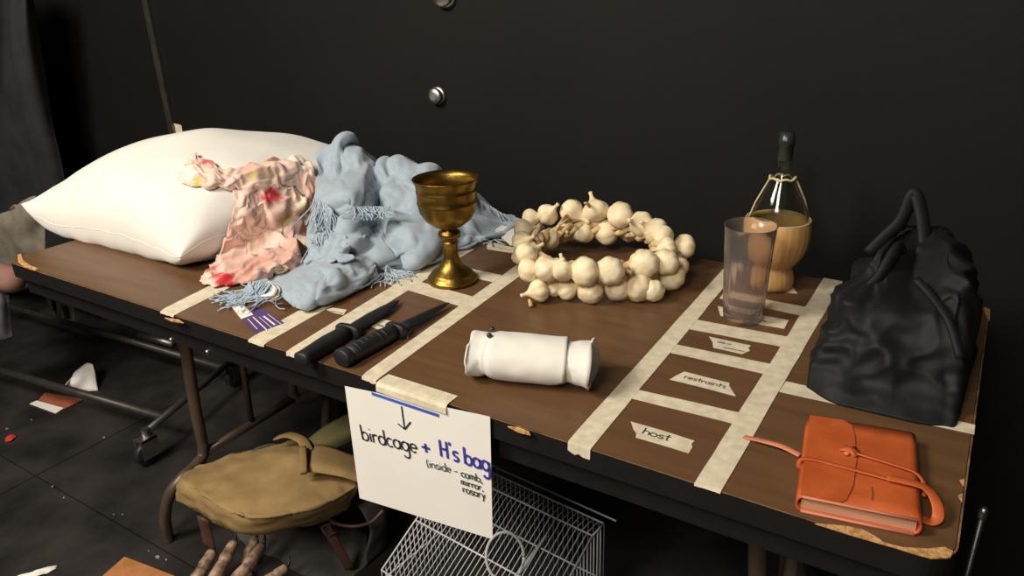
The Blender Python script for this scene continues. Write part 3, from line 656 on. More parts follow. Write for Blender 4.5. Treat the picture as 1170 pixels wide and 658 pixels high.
for k, (bx, by, br, z) in enumerate(BZ):
    p = zp(570+bx/4.7, 220+by/4.7, z); dist = (p-Vector(CAM)).length; r = br/4.7*dist/FPX
    s = r/.0236*1.16; o = bpy.data.objects.new('garlic_bulb', bulbs[k % 4]); COL.objects.link(o); o.parent = GW
    p.z = max(p.z, H+r*1.10+.001)
    inward = (cen-p); inward.z *= .3; inward.normalize()
    ax = (inward*random.uniform(.3, 1)+Vector((random.uniform(-.5, .5), random.uniform(-.5, .5), random.uniform(-.25, .6)))).normalized()
    if k in (3, 4): ax = Vector((-.55, .5, .75)).normalized() if k == 3 else Vector((.3, .6, -.3)).normalized()
    if z < .04 and ax.z < .1: ax.z = .1+.3*random.random(); ax.normalize()
    if k == 19: ax = Vector((-.6, -.8, -.12)).normalized()
    if k in (23, 24, 25): ax = (p-Vector(CAM)).normalized()
    q = ax.to_track_quat('Z', 'Y').to_matrix().to_4x4()
    o.matrix_parent_inverse = GW.matrix_world.inverted()
    o.matrix_basis = Matrix.Translation(p) @ q @ Matrix.Rotation(random.random()*6, 4, 'Z') @ Matrix.Diagonal((s, s, s*random.uniform(.9, 1.02), 1))
for ph in range(3):
    pts = []
    for i in range(121):
        a = 2*math.pi*i/120; rr = .118+.007*math.cos(9*a+ph*2.094)+.006*noise.noise(Vector((math.cos(a)*2, math.sin(a)*2, ph)))
        pts.append((1.2+rr*math.cos(a), .53+rr*math.sin(a), H+.055+.008*math.sin(9*a+ph*2.094)))
    obj('braided_stem', tube(pts, [.0062+.0015*math.sin(i*1.3+ph) for i in range(121)], 8), 'stem', GW)
for (u, v, z), d in (((636, 260), (0)), ((640, 263), (1)), ((718, 312), (0)), ((735, 280), (1))) if False else ():
    pass
for a, b in (((636, 262, .09), (648, 246, .085)), ((632, 262, .085), (643, 268, .08)), ((641, 256, .095), (652, 252, .09)), ((712, 310, .06), (722, 312, .06)), ((604, 342, .01), (607, 350, .004)), ((668, 232, .12), (674, 236, .105))):
    p0, p1 = zp(*a), zp(*b); obj('dry_stem', tube([p0, p0.lerp(p1, .5)+Vector((0, 0, .003)), p1], [.0022, .0034, .0042], 7), 'stem', GW)

# ------------------------------------------------------------------ rolled white cloth
def build_roll():
    A, B = zp(541, 403, .035), zp(677, 416, .035); ax = (B-A).normalized(); L_ = (B-A).length
    side = ax.cross(UPZ).normalized(); n, m_ = 56, 60
    t = thing('cloth_roll', 'rolled white cloth with a small black snap, behind the paper sign', 'cloth', ((A.x+B.x)/2, (A.y+B.y)/2, H))
    bm = bmesh.new(); rings = []
    for i in range(m_+1):
        s = i/m_; base = .0355
        groove = .006*math.exp(-((s-.15)/.035)**2)+.0065*math.exp(-((s-.82)/.04)**2)
        flare = .003*max(0, 1-s/.1)+.006*max(0, (s-.86)/.14)
        ring = []
        for k in range(n):
            a = 2*math.pi*k/n; r = base-groove*(.55+.45*math.cos(a-4.2))+flare*(1+.7*math.sin(2*a+1))
            r += .0022*noise.noise(Vector((s*6, math.cos(a)*1.5, math.sin(a)*1.5)))+.0012*noise.noise(Vector((s*16, math.cos(a)*4, math.sin(a)*4)))
            cosz = math.sin(a)*r*.86; y = math.cos(a)*r*1.06
            p = A+ax*(s*L_+(.004*math.sin(a*2+.5) if i in (0, m_) else 0))+side*y+UPZ*max(cosz, -(A.z-H)+.0008)
            ring.append(bm.verts.new(p))
        rings.append(ring)
    for R0, R1 in zip(rings, rings[1:]):
        for k in range(n): bm.faces.new((R0[k], R0[(k+1) % n], R1[(k+1) % n], R1[k]))
    solid(obj('outer_wrap', bm, 'pillow', t), .0035, -1)
    bm = bmesh.new()                                   # spiral of inner layers seen in the open ends
    for i in range(2):
        pass
    T = 70; pr = []
    for k in range(T+1):
        a = k/T*2.2*2*math.pi; r = .029-.018*k/T; pr.append((math.cos(a)*r*1.06, math.sin(a)*r*.82))
    r0 = [bm.verts.new(A+ax*(.006+.0004*k/T)+side*y+UPZ*z) for k, (y, z) in enumerate(pr)]
    r1 = [bm.verts.new(A+ax*(L_-.012-.010*k/T)+side*y+UPZ*z) for k, (y, z) in enumerate(pr)]
    for k in range(T): bm.faces.new((r0[k], r0[k+1], r1[k+1], r1[k]))
    solid(obj('inner_wrap', bm, 'pillow', t), .002)
    bm = bmesh.new(); rows_ = []                       # the last turn, a band over the middle of the roll
    for i in range(31):
        q = i/30; row = []
        for k in range(29):
            a = math.radians(200-k*9); s = .135+.665*q+.02*math.sin(k*.22)*(1-2*q)
            r = .0378-.003*math.exp(-((s-.15)/.03)**2)+.0012*noise.noise(Vector((s*7, math.cos(a)*2, math.sin(a)*2)))
            lim = 252-28*abs(2*q-1)**4; a = math.radians(200-k/28*lim)
            row.append(bm.verts.new(A+ax*(s*L_)-side*(-math.cos(a)*r*1.06)*1+UPZ*max(math.sin(a)*r*.87, -(A.z-H)+.0012)))
        rows_.append(row)
    for R0, R1 in zip(rows_, rows_[1:]):
        for k in range(28): bm.faces.new((R0[k], R0[k+1], R1[k+1], R1[k]))
    solid(obj('last_turn', bm, 'pillow', t), .0025, 0)
    for u, v in ((559, 383), (562.5, 376)):
        d = Vector(pray(u, v)).normalized(); p = Vector(CAM)+d*.8
        while True:
            q = p-A; h_ = (q-ax*q.dot(ax)); 
            if h_.length < .0375 or p.z < H: break
            p += d*.001
        bm = bmesh.new(); bmesh.ops.create_uvsphere(bm, u_segments=14, v_segments=8, radius=.0040, matrix=Matrix.Translation(p))
        obj('snap', bm, 'cap', t, label='small dark metal snap')
build_roll()

# ------------------------------------------------------------------ bottle and tumbler
c = zp(881, 327); cc = (c.x, c.y, H+.001)
BT = thing('wine_bottle', 'clear glass bottle in a pale straw basket, behind the plastic tumbler', 'bottle', (c.x, c.y, H))
obj('glass_body', lathe(bmesh.new(), [(.001, .046), (.030, .046), (.046, .062), (.0535, .09), (.0535, .125), (.048, .145), (.036, .172), (.024, .197), (.0155, .213), (.0122, .228), (.0118, .262), (.0136, .264), (.0136, .272), (.0118, .274), (.0118, .282),
     (.0092, .282), (.0092, .228), (.013, .213), (.0215, .195), (.0335, .171), (.0455, .145), (.051, .125), (.051, .09), (.0435, .063), (.028, .049), (.001, .049)], 48, cc), 'glass', BT)
obj('basket', lathe(bmesh.new(), [(.033, 0), (.0365, .003), (.0385, .010), (.038, .020), (.0355, .030), (.0325, .038), (.033, .043), (.039, .050), (.0475, .062), (.0545, .080), (.0575, .098), (.0575, .112), (.056, .124), (.0548, .130), (.0535, .130), (.0548, .1), (.0475, .066), (.034, .05), (.031, .03), (.001, .03)], 72, cc,
     flute=lambda a, r, z: 1+.010*math.sin(26*a)), 'straw', BT)
obj('basket_rim', tube([(cc[0]+.0548*math.cos(a*math.pi/24), cc[1]+.0548*math.sin(a*math.pi/24), cc[2]+.130) for a in range(49)], .0013, 6), 'raffia', BT)
obj('neck_ring', tube([(cc[0]+.0215*math.cos(a*math.pi/20), cc[1]+.0215*math.sin(a*math.pi/20), cc[2]+.2045+.0015*math.sin(a)) for a in range(41)], .0022, 6), 'raffia', BT)
sd = Vector((RGT[0], RGT[1], 0)).normalized()
for s in (-1, 1):
    obj('raffia_cord', tube([Vector(cc)+sd*s*.0552+UPZ*.128, Vector(cc)+sd*s*.0435+UPZ*.162, Vector(cc)+sd*s*.022+UPZ*.205], .0014, 6), 'raffia', BT)
obj('bottle_cap', lathe(bmesh.new(), [(.0125, .236), (.0128, .262), (.0142, .2635), (.0142, .2725), (.0126, .2745), (.0124, .283), (.0005, .2835)], 32, cc), 'cap', BT)
c = zp(848, 365); cc = (c.x, c.y, H+.001)
fl_ = lambda a, r, z: 1+(.026*math.cos(20*a) if .012 < z < .115 and r > .032 else 0)
tag(obj('plastic_tumbler', lathe(bmesh.new(), [(.001, 0), (.028, 0), (.0315, .004), (.033, .03), (.0355, .08), (.0385, .13), (.0412, .165), (.042, .166), (.0403, .1655), (.0373, .13), (.0338, .08), (.0312, .035), (.029, .014), (.001, .012)], 120, cc, flute=fl_), 'plastic'), 'tall clear ribbed plastic tumbler in front of the straw-covered bottle', 'tumbler')

# ------------------------------------------------------------------ black bag
BG = thing('black_bag', 'slouched black nylon handbag on the right end of the table', 'bag', (1.74, .45, H))
def build_bag():
    secs = []  # closed rings at rising heights: left, two front points, right, then round the back
    for mid, Yf, Lf, Fr, Rt, dp in (((985, 469), None, (921, 442), (1050, 484), (1095, 482), .35), ((985, 437), .285, (923, 420), (1050, 450), (1100, 452), .35), ((988, 396), .305, (936, 385), (1050, 404), (1105, 412), .32),
                                    ((998, 355), .34, (953, 348), (1050, 360), (1109, 372), .27), ((1010, 320), .38, (975, 318), (1052, 322), (1105, 338), .20), ((1022, 290), .42, (996, 294), (1052, 290), (1100, 306), .14), ((1032, 268), .46, (1014, 276), (1050, 264), (1080, 280), .07), ((1042, 260), .49, (1035, 264), (1050, 258), (1060, 264), .02)):
        z = .0015 if Yf is None else yp(*mid, Yf).z-H
        L_, F1, F2, R2 = zp(*Lf, z), zp(*mid, z), zp(*Fr, z), zp(*Rt, z)
        R2.x = min(R2.x, 1.86+z*.15)
        ring = [L_, L_.lerp(F1, .5)-Vector((0, .012, 0)), F1, F1.lerp(F2, .5), F2, F2.lerp(R2, .6)-Vector((0, .008, 0)), R2, R2+Vector((-.005, dp*.4, 0)), R2.lerp(L_, .25)+Vector((0, dp, 0)), R2.lerp(L_, .75)+Vector((0, dp, 0)), L_+Vector((.005, dp*.5, 0))]
        for p in ring: p.y = min(p.y, .69)
        secs.append(ring+[ring[0]])
    secs = catmull(secs, 10)
    bm = bmesh.new(); R_ = []
    for r in secs:
        cx = Vector(r.mean(axis=0)); ring = []
        for p in r[:-1]:
            p = Vector(p); z = p.z-H; d = (p-cx); d.z = .3*d.length; d.normalize()
            q = Vector((p.x*11, p.y*8, p.z*6)); f = noise.noise(q+noise.noise_vector(q*.7)*1.1); f2 = noise.noise(p*26+noise.noise_vector(p*15)*.8)
            p += d*(.020*(.5-abs(f)*2.2)+.010*(.4-abs(f2)*1.8))*min(1, z/.05); p.z = max(p.z, H+.001); ring.append(bm.verts.new(p))
        R_.append(ring)
    for A_, B_ in zip(R_, R_[1:]):
        for k in range(len(A_)): bm.faces.new((A_[k], A_[(k+1) % len(A_)], B_[(k+1) % len(A_)], B_[k]))
    bm.faces.new(R_[0][::-1]); bm.faces.new(R_[-1])
    obj('bag_body', bm, 'bag', BG)
    def strap(pts, w_, t_=.004): obj('handle', loft(bmesh.new(), smoothpath(pts, 6), (w_, t_), up=(.5, -.8, .2), n=8, power=4), 'bag', BG)
    strap([yp(985, 335, .36), yp(1003, 318, .375), yp(1020, 290, .40), yp(1028, 282, .42), yp(1030, 300, .43), yp(1026, 330, .40), yp(1018, 352, .36)], .008)
    strap([yp(992, 290, .46), yp(1010, 272, .47), yp(1030, 252, .48), yp(1042, 224, .49), yp(1048, 225, .49), yp(1054, 250, .48), yp(1058, 285, .46), yp(1066, 310, .42)], .010)
    strap([yp(1046, 318, .38), yp(1066, 340, .355), yp(1085, 368, .325), yp(1098, 410, .30)], .006, .003)
    obj('zip', tube([yp(985, 335, .44), yp(1012, 306, .45), yp(1028, 280, .46)], .003, 6), 'cap', BG)
build_bag()

# ------------------------------------------------------------------ leather journal
def build_book():
    p = [zp(921, 478, .018), zp(1048, 497, .018), zp(1054, 603, .012), zp(909, 573, .012)]
    TL, TR, BR, BL = [Vector((q.x, q.y, 0)) for q in p]
    c = (TL+TR+BR+BL)/4; t = thing('leather_journal', 'orange leather journal tied with a leather strap, on the front right corner', 'journal', (c.x, c.y, H))
    def P(s, r, z): return TL.lerp(TR, s).lerp(BL.lerp(BR, s), r)+UPZ*(H+z)
    n = 24; h = .021; prof = []                           # cover: rounded spine left, wraps round the right too
    for k in range(n+1): prof.append((.05+.9*k/n, .0012))
    for k in range(1, 9): a = -math.pi/2+math.pi*k/9; prof.append((.95+.05*math.cos(a), h/2+(h/2-.0012)*math.sin(a)))
    for k in range(n+1): prof.append((.95-.9*k/n, h+.0012*math.sin(k/n*math.pi)))
    for k in range(1, 9): a = math.pi/2+math.pi*k/9; prof.append((.05+.05*math.cos(a), h/2+(h/2-.0012)*math.sin(a)))
    m_ = 8; bm = bmesh.new(); R_ = [[bm.verts.new(P(s, i/m_, z)) for s, z in prof] for i in range(m_+1)]
    for A_, B_ in zip(R_, R_[1:]):
        for k in range(len(prof)): bm.faces.new((A_[k], A_[(k+1) % len(prof)], B_[(k+1) % len(prof)], B_[k]))
    solid(obj('cover', bm, 'leather', t), .0022, -1)
    bm = bmesh.new(); pb = [P(.045, .015, 0), P(.955, .015, 0), P(.955, .985, 0), P(.045, .985, 0)]
    slab([q[:2] for q in pb], H+.004, H+h-.004, bm); obj('page_block', bm, 'pages', t, smooth=False)
    bm = bmesh.new(); fl2 = [P(s, r, 0)[:2] for s, r in ((.03, .0), (.34, .0), (.42, .06), (.45, .2), (.47, .5), (.45, .8), (.40, .97), (.36, 1.0), (.03, 1.0))]
    slab(fl2, H+h+.0008, H+h+.0028, bm); obj('front_flap', bm, 'leather', t, smooth=False)
    for z in (.0018, h-.0005):
        obj('cover_edge', tube([P(.05, 1.004, z), P(.3, 1.004, z), P(.6, 1.004, z), P(.95, 1.004, z)], .0016, 6), 'leather_in', t)
    def strap(pts, w_=.0042, m='leather'): obj('strap', loft(bmesh.new(), smoothpath(pts, 7), (w_, .0009), n=8, power=4), m, t)
    Z = h+.0045
    strap([P(.44, .43, Z), P(.6, .46, Z), P(.8, .5, Z), P(.96, .54, Z-.001), P(1.03, .6, Z-.008), P(1.03, .66, .01)], .0022)
    strap([P(-.015, .62, .012), P(.02, .6, Z-.001), P(.3, .62, Z), P(.6, .655, Z), P(.9, .69, Z)], .0028)
    strap([P(.72, .665, Z+.001), P(.9, .68, Z+.002), P(1.03, .70, Z), P(1.11, .76, .018), P(1.13, .84, .010), P(1.08, .87, .005), P(1.0, .83, .004)], .0060)
    a, b = zp(850, 499, .002), P(-.012, .42, .008)
    strap([a, a.lerp(b, .35)+UPZ*.003, a.lerp(b, .7)+UPZ*.004, b], .0046, 'leather_in')
    k0 = P(.41, .42, Z); bm = bmesh.new()
    for i in range(3):
        d = Matrix.Rotation(i*1.05+.2, 3, 'Z') @ Vector((.011, 0, 0)); loft(bm, [k0-d, k0+UPZ*.0025, k0+d], [(.003, .0012), (.004, .002), (.003, .0012)], n=8)
    obj('knot', bm, 'leather', t)
    bm = bmesh.new(); ribbon(bm, [P(.6, .78, h+.0028), P(.605, .85, h+.0028), P(.6, .92, h+.0026)], .0008, UPZ); obj('scratch', bm, 'strap', t, smooth=False)
build_book()

# ------------------------------------------------------------------ under the table: backpack
BP = thing('canvas_backpack', 'khaki and charcoal canvas backpack on the floor under the table', 'backpack', (.5, .33, 0))
def build_pack():
    bm = bmesh.new()
    x0, x1, y0, y1 = .335, .755, .155, .36
    secs = []
    for z, gx, gy in ((.001, -.015, -.01), (.02, 0, 0), (.08, .01, .01), (.14, .008, .01), (.17, 0, .004), (.19, -.03, -.02)):
        ring = []
        for k in range(48):
            a = 2*math.pi*k/48; ca, sa = math.cos(a), math.sin(a); ca = math.copysign(abs(ca)**.45, ca); sa = math.copysign(abs(sa)**.45, sa)
            p = Vector(((x0+x1)/2+((x1-x0)/2+gx)*ca, (y0+y1)/2+((y1-y0)/2+gy)*sa, z)); ring.append(p)
        secs.append(ring)
    secs = catmull(secs, 5); R_ = []
    for r in secs:
        ring = []
        for p in r:
            p = Vector(p); p += Vector((noise.noise(p*12), noise.noise(p*12+Vector((4, 4, 4))), 0))*.014; ring.append(bm.verts.new(p))
        R_.append(ring)
    for A_, B_ in zip(R_, R_[1:]):
        for k in range(48): bm.faces.new((A_[k], A_[(k+1) % 48], B_[(k+1) % 48], B_[k]))
    bm.faces.new(R_[0][::-1]); bm.faces.new(R_[-1])
    obj('bag_body', bm, 'charcoal', BP)
    f = fp
    g = [[f(232, 530, .215), f(262, 521, .225), f(300, 512, .235), f(338, 503, .24), f(370, 508, .235), f(405, 520, .22)],
         [f(214, 541, .245), f(252, 536, .265), f(295, 528, .275), f(336, 518, .28), f(372, 522, .27), f(408, 533, .25)],
         [f(208, 548, .262), f(238, 564, .278), f(282, 584, .284), f(330, 580, .288), f(378, 567, .275), f(407, 553, .255)],
         [f(206, 552, .260), f(236, 569, .274), f(281, 589.5, .280), f(330, 586, .284), f(380, 572, .271), f(409, 557, .250)],
         [f(204, 558, .245), f(235, 577, .258), f(279, 597, .262), f(328, 593, .266), f(377, 580, .254), f(405, 565, .236)],
         [f(203, 568, .215), f(236, 589, .222), f(277, 607, .226), f(326, 603, .228), f(372, 591, .22), f(399, 577, .21)],
         [f(206, 571, .195), f(240, 592, .19), f(279, 609, .195), f(326, 605, .195), f(370, 594, .19), f(396, 580, .185)]]
    seam_ = [r + UPZ*.004 for r in g[3]]
    obj('seam', tube(seam_, .0022, 6, 5), 'khaki', BP)
    solid(obj('top_flap', sheet(bmesh.new(), g, 9, .009, 14, 3, oct2=.35), 'khaki', BP), .004)
    g = [[f(352, 512, .30), f(364, 508, .305), f(380, 512, .30), f(410, 522, .28)], [f(348, 530, .31), f(362, 528, .315), f(384, 532, .305), f(412, 542, .285)], [f(350, 540, .30), f(362, 540, .305), f(386, 544, .295), f(412, 552, .275)]]
    solid(obj('side_pocket', sheet(bmesh.new(), g, 6, .003, 20), 'khaki', BP), .004)
    obj('webbing_loop', loft(bmesh.new(), smoothpath([f(316, 500, .29), f(330, 497, .31), f(345, 503, .315), f(352, 515, .31)], 6), (.012, .0025), n=8, power=4), 'khaki', BP)
    obj('strap_keeper', loft(bmesh.new(), smoothpath([f(346, 512, .318), f(347, 525, .322), f(347, 540, .316)], 4), (.008, .006), n=10, power=4), 'khaki', BP)
    g = [[f(345, 508, .30), f(365, 492, .315), f(388, 478, .33), f(408, 470, .335)], [f(352, 514, .29), f(374, 503, .31), f(396, 494, .32), f(414, 486, .325)], [f(362, 518, .27), f(382, 512, .285), f(402, 503, .29), f(418, 494, .30)]]
    solid(obj('shoulder_strap', sheet(bmesh.new(), g, 6, .003, 20, 2), 'olive', BP), .006)
    obj('drawstring', tube([f(372, 588, .2), f(384, 598, .17), f(405, 601, .16), f(424, 596, .17), f(438, 583, .19)], .004, 8, 6), 'strap', BP)
    obj('buckle_strap', loft(bmesh.new(), smoothpath([f(372, 600, .16), f(380, 615, .12), f(390, 632, .07), f(400, 650, .02)], 5), (.011, .002), up=(.5, -.8, .3), n=8, power=4), 'strap', BP)
    q = [f(367, 602, .165), f(379, 597, .165), f(385, 608, .14), f(373, 613, .14)]
    obj('buckle', tube(q+[q[0]], .0025, 6), 'strap', BP)
    obj('side_strap', loft(bmesh.new(), smoothpath([f(232, 592, .19), f(236, 608, .14), f(240, 625, .09)], 5), (.016, .003), up=(.3, -.9, .2), n=8, power=4), 'strap', BP)
build_pack()

# ------------------------------------------------------------------ monster glove
MG = thing('monster_glove', 'brown latex monster glove with jointed fingers and black claws, leaning on the backpack', 'glove', fp(262, 668))
def build_glove():
    f = fp; bm = bmesh.new(); claws = []
    fingers = [[(212, 680, .045), (222, 660, .06), (233, 642, .075), (243, 624, .085)],
               [(232, 684, .055), (244, 658, .075), (257, 634, .09), (268, 613, .10)],
               [(250, 690, .055), (268, 660, .08), (284, 640, .09), (301, 617, .095)],
               [(280, 640, .04), (284, 626, .06), (288, 617, .07), (292, 612, .07)],
               [(285, 690, .04), (303, 662, .055), (316, 652, .06), (328, 643, .062)]]
    for fi, fg in enumerate(fingers):
        pts = smoothpath([f(*q) for q in fg], 10); n_ = len(pts); rad = []
        for i in range(n_):
            s = i/(n_-1); kn = .0022*math.exp(-((s-.36)/.07)**2)+.0022*math.exp(-((s-.7)/.06)**2); cr = -.0016*(abs(math.sin(s*26)) < .25)
            r = (.0165-.004*s)+kn+cr
            if s > .9: r *= math.sqrt(max(.05, 1-((s-.9)/.1)**2*.85))
            rad.append(r*(.85 if fi in (3, 4) else 1))
        loft(bm, pts, rad, n=16)
        d = (pts[-1]-pts[-4]).normalized(); claws.append((pts[-1]-d*.004, d))
    base = [f(222, 690, .03), f(238, 710, .035), f(262, 728, .035)]
    loft(bm, smoothpath([f(280, 655, .02), f(266, 680, .035), f(250, 705, .04), f(236, 735, .04), f(226, 765, .035)], 6), [(.02+.035*math.sin(min(1, i/12)*1.57), .018+.010*math.sin(min(1, i/12)*1.57)) for i in range(25)], n=20)
    o = obj('hand', bm, 'monster', MG)
    rm = o.modifiers.new('skin', 'REMESH'); rm.mode = 'VOXEL'; rm.voxel_size = .003; rm.use_smooth_shade = True
    for i, (p, d) in enumerate(claws):
        u = (d*.5+UPZ*.8).normalized()
        obj('claw', tube([p, p+d*.008+UPZ*.004, p+u*.03], [.0048, .0036, .0006], 8), 'claw', MG)
build_glove()
MG.location.z -= .010

# ------------------------------------------------------------------ bird cage
BC = thing('bird_cage', 'white wire bird cage on the floor under the table', 'bird cage', fp(600, 700))
def build_cage():
    h = .30
    D, E = fp(690, 598, h), fp(578, 547, h)               # back top edge, right and left
    ex = (D-E); W = ex.length; ex.normalize(); ey = Vector((ex.y, -ex.x, 0))
    if ey.y > 0: ey = -ey                                  # towards the viewer
    E = D-ex*.36; W = .36; dp = .26; hf = .185             # low front, sloping roof
    def P(s, t, z): return E+ex*(s*W)+ey*(t*dp)+UPZ*(z-h)
    R_ = .0011
    def wires(nm, segs, r=R_):
        for a, b in segs: obj(nm, tube([a, b], r, 6), 'wire', BC)
    rz = lambda t: h if t < .16 else h-(h-hf)*(t-.16)/.84   # roof height along depth
    nW, nD = 30, 22
    for i in range(nW+1):
        s = i/nW; obj('wire', tube([P(s, 0, .03), P(s, 0, h), P(s, .16, h), P(s, 1, hf), P(s, 1, .03)], R_, 6), 'wire', BC)
    for j in range(1, nD):
        t = j/nD
        wires('wire', [(P(0, t, .03), P(0, t, rz(t))), (P(1, t, .03), P(1, t, rz(t)))])
    for a, b in ((P(0, 0, h), P(1, 0, h)), (P(0, .16, h), P(1, .16, h)), (P(0, 1, hf), P(1, 1, hf)), (P(0, .6, rz(.6)), P(1, .6, rz(.6))), (P(0, 0, h), P(0, .16, h)), (P(1, 0, h), P(1, .16, h)), (P(0, .16, h), P(0, 1, hf)), (P(1, .16, h), P(1, 1, hf)),
                 (P(0, 0, .16), P(1, 0, .16)), (P(0, 1, .12), P(1, 1, .12)), (P(0, 0, .16), P(0, 1, .16)), (P(1, 0, .16), P(1, 1, .16)), (P(-.03, -.06, h+.004), P(1.05, -.06, h+.004))):
        obj('frame_wire', tube([a, b], .0019, 6), 'wire', BC)
    bm = slab([P(-.02, -.03, 0)[:2], P(1.02, -.03, 0)[:2], P(1.02, 1.03, 0)[:2], P(-.02, 1.03, 0)[:2]], .001, .035); obj('tray', bm, 'dark_steel', BC, smooth=False)
    obj('perch', tube([P(.62, -.0, .20), P(.62, 1, .13)], .005, 10), 'wire', BC)
    c = plp(577, 636, P(.5, .6, rz(.6))+UPZ*.02, Vector((0, -.3, 1)).normalized()); r = .036
    cx, cy = Vector(RGT), Vector(UPV)*.8+UPZ*.3
    obj('handle_ring', tube([c+cx*r*math.cos(a*math.pi/20)+cy*r*1.25*math.sin(a*math.pi/20) for a in range(41)], .003, 8), 'wire', BC)
    q = P(.74, .52, .16); bm = box(bmesh.new(), q-Vector((.035, .025, .03)), q+Vector((.035, .025, .03)), .006); obj('seed_cup', bm, 'bluep', BC)
build_cage()

# ------------------------------------------------------------------ garment rack, floor scraps, things at the left edge
RK = thing('rolling_rack', 'black steel rolling garment rack base with casters, behind the left end of the table', 'rack', (-.4, .45, 0))
zb = .10
e0, e1 = fp(166, 494, zb), fp(268, 409, zb)
b10, b11 = fp(-60, 330, zb), fp(203, 394, zb); b20, b21 = fp(-60, 406, zb), fp(178, 470, zb)
obj('end_bar', tube([e0, e1], .011, 12), 'dark_steel', RK)
obj('long_bar', tube([b20, e0.lerp(e1, .18)], .013, 12), 'dark_steel', RK); obj('long_bar', tube([b10, e0.lerp(e1, .85)], .012, 12), 'dark_steel', RK)
obj('bar_sleeve', tube([b10.lerp(b11, .86), b10.lerp(b11, .985)], .0135, 12), 'steel', RK)
for q in (e0, e1):
    bm = bmesh.new(); tube([(q.x, q.y, zb+.012), (q.x, q.y, .072)], .012, 12, bm=bm); box(bm, (q.x-.020, q.y-.03, .026), (q.x-.015, q.y+.02, .088), .001); box(bm, (q.x+.015, q.y-.03, .026), (q.x+.020, q.y+.02, .088), .001); box(bm, (q.x-.020, q.y-.028, .080), (q.x+.020, q.y+.02, .088), .001)
    fk = obj('caster_fork', bm, 'chrome' if q is e0 else 'dark_steel', RK, smooth=False)
    bm = bmesh.new(); loft(bm, [(q.x-.013, q.y-.012, .037), (q.x-.010, q.y-.012, .037), (q.x+.010, q.y-.012, .037), (q.x+.013, q.y-.012, .037)], [.031, .036, .036, .031], n=24); obj('caster_wheel', bm, 'rubber', fk)
obj('upright', tube([b20.lerp(b21, -.2), b20.lerp(b21, -.2)+UPZ*1.6], .012, 12), 'dark_steel', RK)
bm = sheet(bmesh.new(), [[fp(75, 440, .05), fp(86, 425, .06), fp(98, 415, .075), fp(106, 416, .07)], [fp(72, 446, .02), fp(86, 436, .045), fp(100, 428, .05), fp(110, 432, .03)], [fp(74, 448, .001), fp(88, 447, .004), fp(101, 447, .004), fp(112, 446, .001)]], 5, .004, 20)
tag(solid(obj('cloth_scrap', bm, 'paper'), .002), 'white crumpled cloth scrap on the floor behind the rack bar', 'cloth')
t = thing('paper_card', 'rust and white printed card lying on the dark floor', 'card', fp(65, 460))
obj('printed_half', slab([fp(u, v)[:2] for u, v in ((52, 449), (95, 457), (73, 468), (42, 460))], .001, .003), 'rust', t, smooth=False)
obj('white_half', slab([fp(u, v)[:2] for u, v in ((42, 458.5), (73, 467), (64, 473), (34, 462))], .0012, .0034), 'paper', t, smooth=False)
tag(solid(obj('red_scrap', sheet(bmesh.new(), [[fp(6, 500, .002), fp(12, 496, .008), fp(19, 497, .003)], [fp(6, 505, .001), fp(13, 503, .006), fp(19, 499, .001)]], 4), 'red'), .001), 'small bright red scrap on the floor at the left edge', 'scrap')
tag(solid(obj('foil_scrap', sheet(bmesh.new(), [[fp(20, 658, .002), fp(45, 650, .012), fp(66, 645, .003)], [fp(24, 664, .001), fp(46, 657, .008), fp(64, 650, .001)]], 6, .006, 40), 'paper'), .001), 'crumpled white scrap on the floor in the bottom left corner', 'scrap')
tag(obj('cardboard_piece', slab([fp(u, v)[:2] for u, v in ((143, 638), (200, 660), (160, 710), (95, 680))], .001, .006), 'card', smooth=False), 'tan cardboard piece on the floor left of the monster glove', 'cardboard')
for i, (u, v, s) in enumerate(((180, 637, .006), (190, 640, .003), (170, 630, .002), (73, 569, .003), (130, 588, .002), (119, 500, .004), (140, 588, .002), (36, 480, .003), (8, 490, .004), (60, 556, .003))):
    p = fp(u, v); bm = bmesh.new(); n_ = 6
    slab([(p.x+s*(1+.4*random.random())*math.cos(k*1.05), p.y+s*random.uniform(.5, 1)*math.sin(k*1.05)) for k in range(n_)], .0005, .002, bm)
    tag(obj('floor_fleck', bm, 'grey_ink', smooth=False), 'tiny pale fleck of litter on the dark floor', 'litter', 'flecks on the floor')
# cloth items at the left edge
g = [[yp(12, 240, .32), yp(22, 232, .33), yp(38, 224, .34), yp(44, 226, .35)], [yp(-30, 262, .30), yp(10, 256, .31), yp(36, 250, .33), yp(49, 252, .35)], [yp(-35, 300, .30), yp(8, 292, .31), yp(30, 288, .33), yp(54, 284, .35)], [yp(-40, 345, .30), yp(5, 335, .31), yp(30, 330, .33), yp(56, 322, .35)]]
tag(solid(obj('gauze_cloth', sheet(bmesh.new(), g, 7, .012, 14, 3), 'gauze'), .003), 'beige gauzy cloth hanging behind the left corner of the table', 'cloth')
g = []
for a in range(7):
    pass
PB = thing('cloth_bundle', 'pinkish brown rounded bundle at the left edge beside the table corner', 'bundle', yp(0, 330, .2))
c0, c1 = yp(-50, 300, .2), yp(21, 322, .2)
pts = [c0, c0.lerp(c1, .4), c0.lerp(c1, .7), c0.lerp(c1, .9), c1]
obj('bundle_roll', loft(bmesh.new(), smoothpath(pts, 5), [(.04*(1 if i < 14 else max(.1, math.sqrt(max(0, 1-((i-13)/7.2)**2)))),)*2 for i in range(21)], n=18), 'pinkish', PB)
g = [[yp(-30, 335, .22), yp(-5, 333, .2), yp(10, 338, .22)], [yp(-30, 362, .22), yp(-4, 360, .19), yp(13, 362, .22)], [yp(-30, 395, .22), yp(-4, 391, .2), yp(15, 386, .22)]]
obj('trailing_cloth', solid(obj('tmp', sheet(bmesh.new(), g, 8, .008, 18), 'mauve', PB), .004).data and bmesh.new(), 'mauve', PB) if False else None
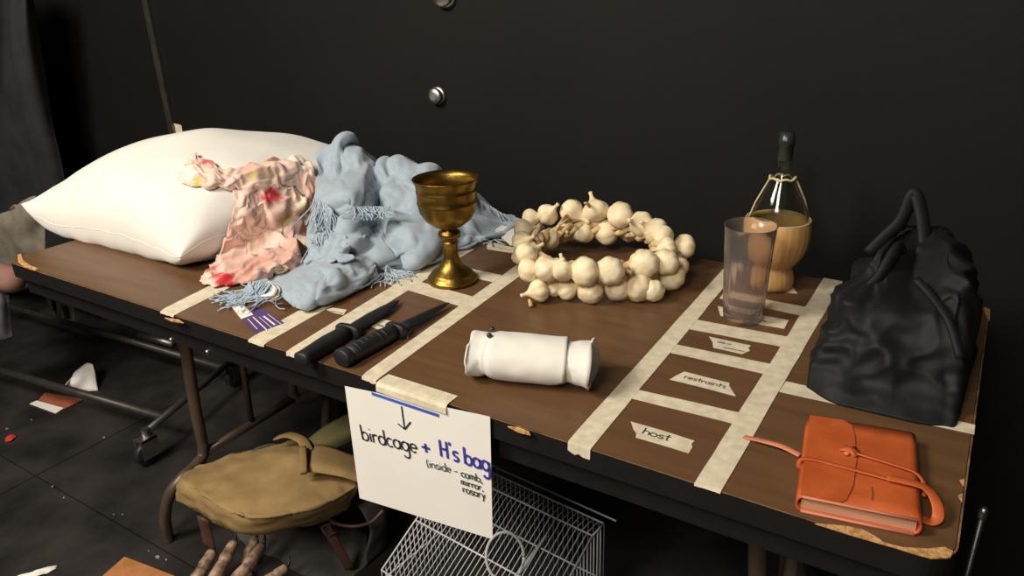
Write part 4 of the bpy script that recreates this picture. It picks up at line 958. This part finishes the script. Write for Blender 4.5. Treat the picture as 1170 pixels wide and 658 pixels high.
o = solid(obj('trailing_cloth', sheet(bmesh.new(), g, 8, .008, 18), 'mauve', PB), .004)
g = [[yp(40, 318, .45), yp(52, 325, .45), yp(58, 335, .46), yp(66, 345, .45), yp(74, 345, .47), yp(84, 345, .46)], [yp(48, 330, .45), yp(56, 338, .43), yp(62, 348, .46), yp(69, 353, .43), yp(77, 354, .47), yp(85, 356, .45)], [yp(56, 352, .45), yp(60, 355, .43), yp(66, 361, .46), yp(73, 364, .43), yp(79, 365, .47), yp(86, 366, .45)]]
tag(solid(obj('hanging_hem', sheet(bmesh.new(), g, 7, .008, 20), 'gauze'), .003), 'folded beige hem hanging below the left end of the table', 'cloth')
g = [[yp(-60, -30, .66), yp(-20, -30, .62), yp(10, -30, .66), yp(26, -30, .63), yp(34, -30, .66)], [yp(-60, 60, .66), yp(-20, 60, .61), yp(10, 60, .66), yp(28, 55, .61), yp(44, 60, .66)], [yp(-60, 130, .66), yp(-20, 130, .62), yp(15, 130, .66), yp(40, 130, .62), yp(56, 130, .66)], [yp(-60, 215, .66), yp(-20, 220, .62), yp(22, 220, .66), yp(55, 215, .62), yp(76, 210, .66)], [yp(-60, 330, .66), yp(-20, 330, .62), yp(20, 330, .66), yp(60, 330, .62), yp(90, 330, .66)]]
tag(solid(obj('dark_coat', sheet(bmesh.new(), g, 9, .025, 5, 3, (1, 1, .3)), 'coat'), .004), 'dark grey coat hanging against the wall at the far left', 'coat')
# thin upright rod at the right
p = yp(1124, 582, .35)
t = thing('metal_rod', 'thin grey metal rod standing upright right of the table', 'rod', (p.x, p.y, 0))
obj('shaft', tube([(p.x, p.y, .012), (p.x, p.y, p.z-.012)], .0045, 10), 'steel', t)
obj('tip', lathe(bmesh.new(), [(.0045, -.016), (.006, -.014), (.0065, -.004), (.005, .003), (.0005, .004)], 14, (p.x, p.y, p.z)), 'chrome', t)
obj('foot', lathe(bmesh.new(), [(.0005, .0005), (.05, .0005), (.05, .006), (.012, .012), (.0045, .03)], 24, (p.x, p.y, 0)), 'dark_steel', t)
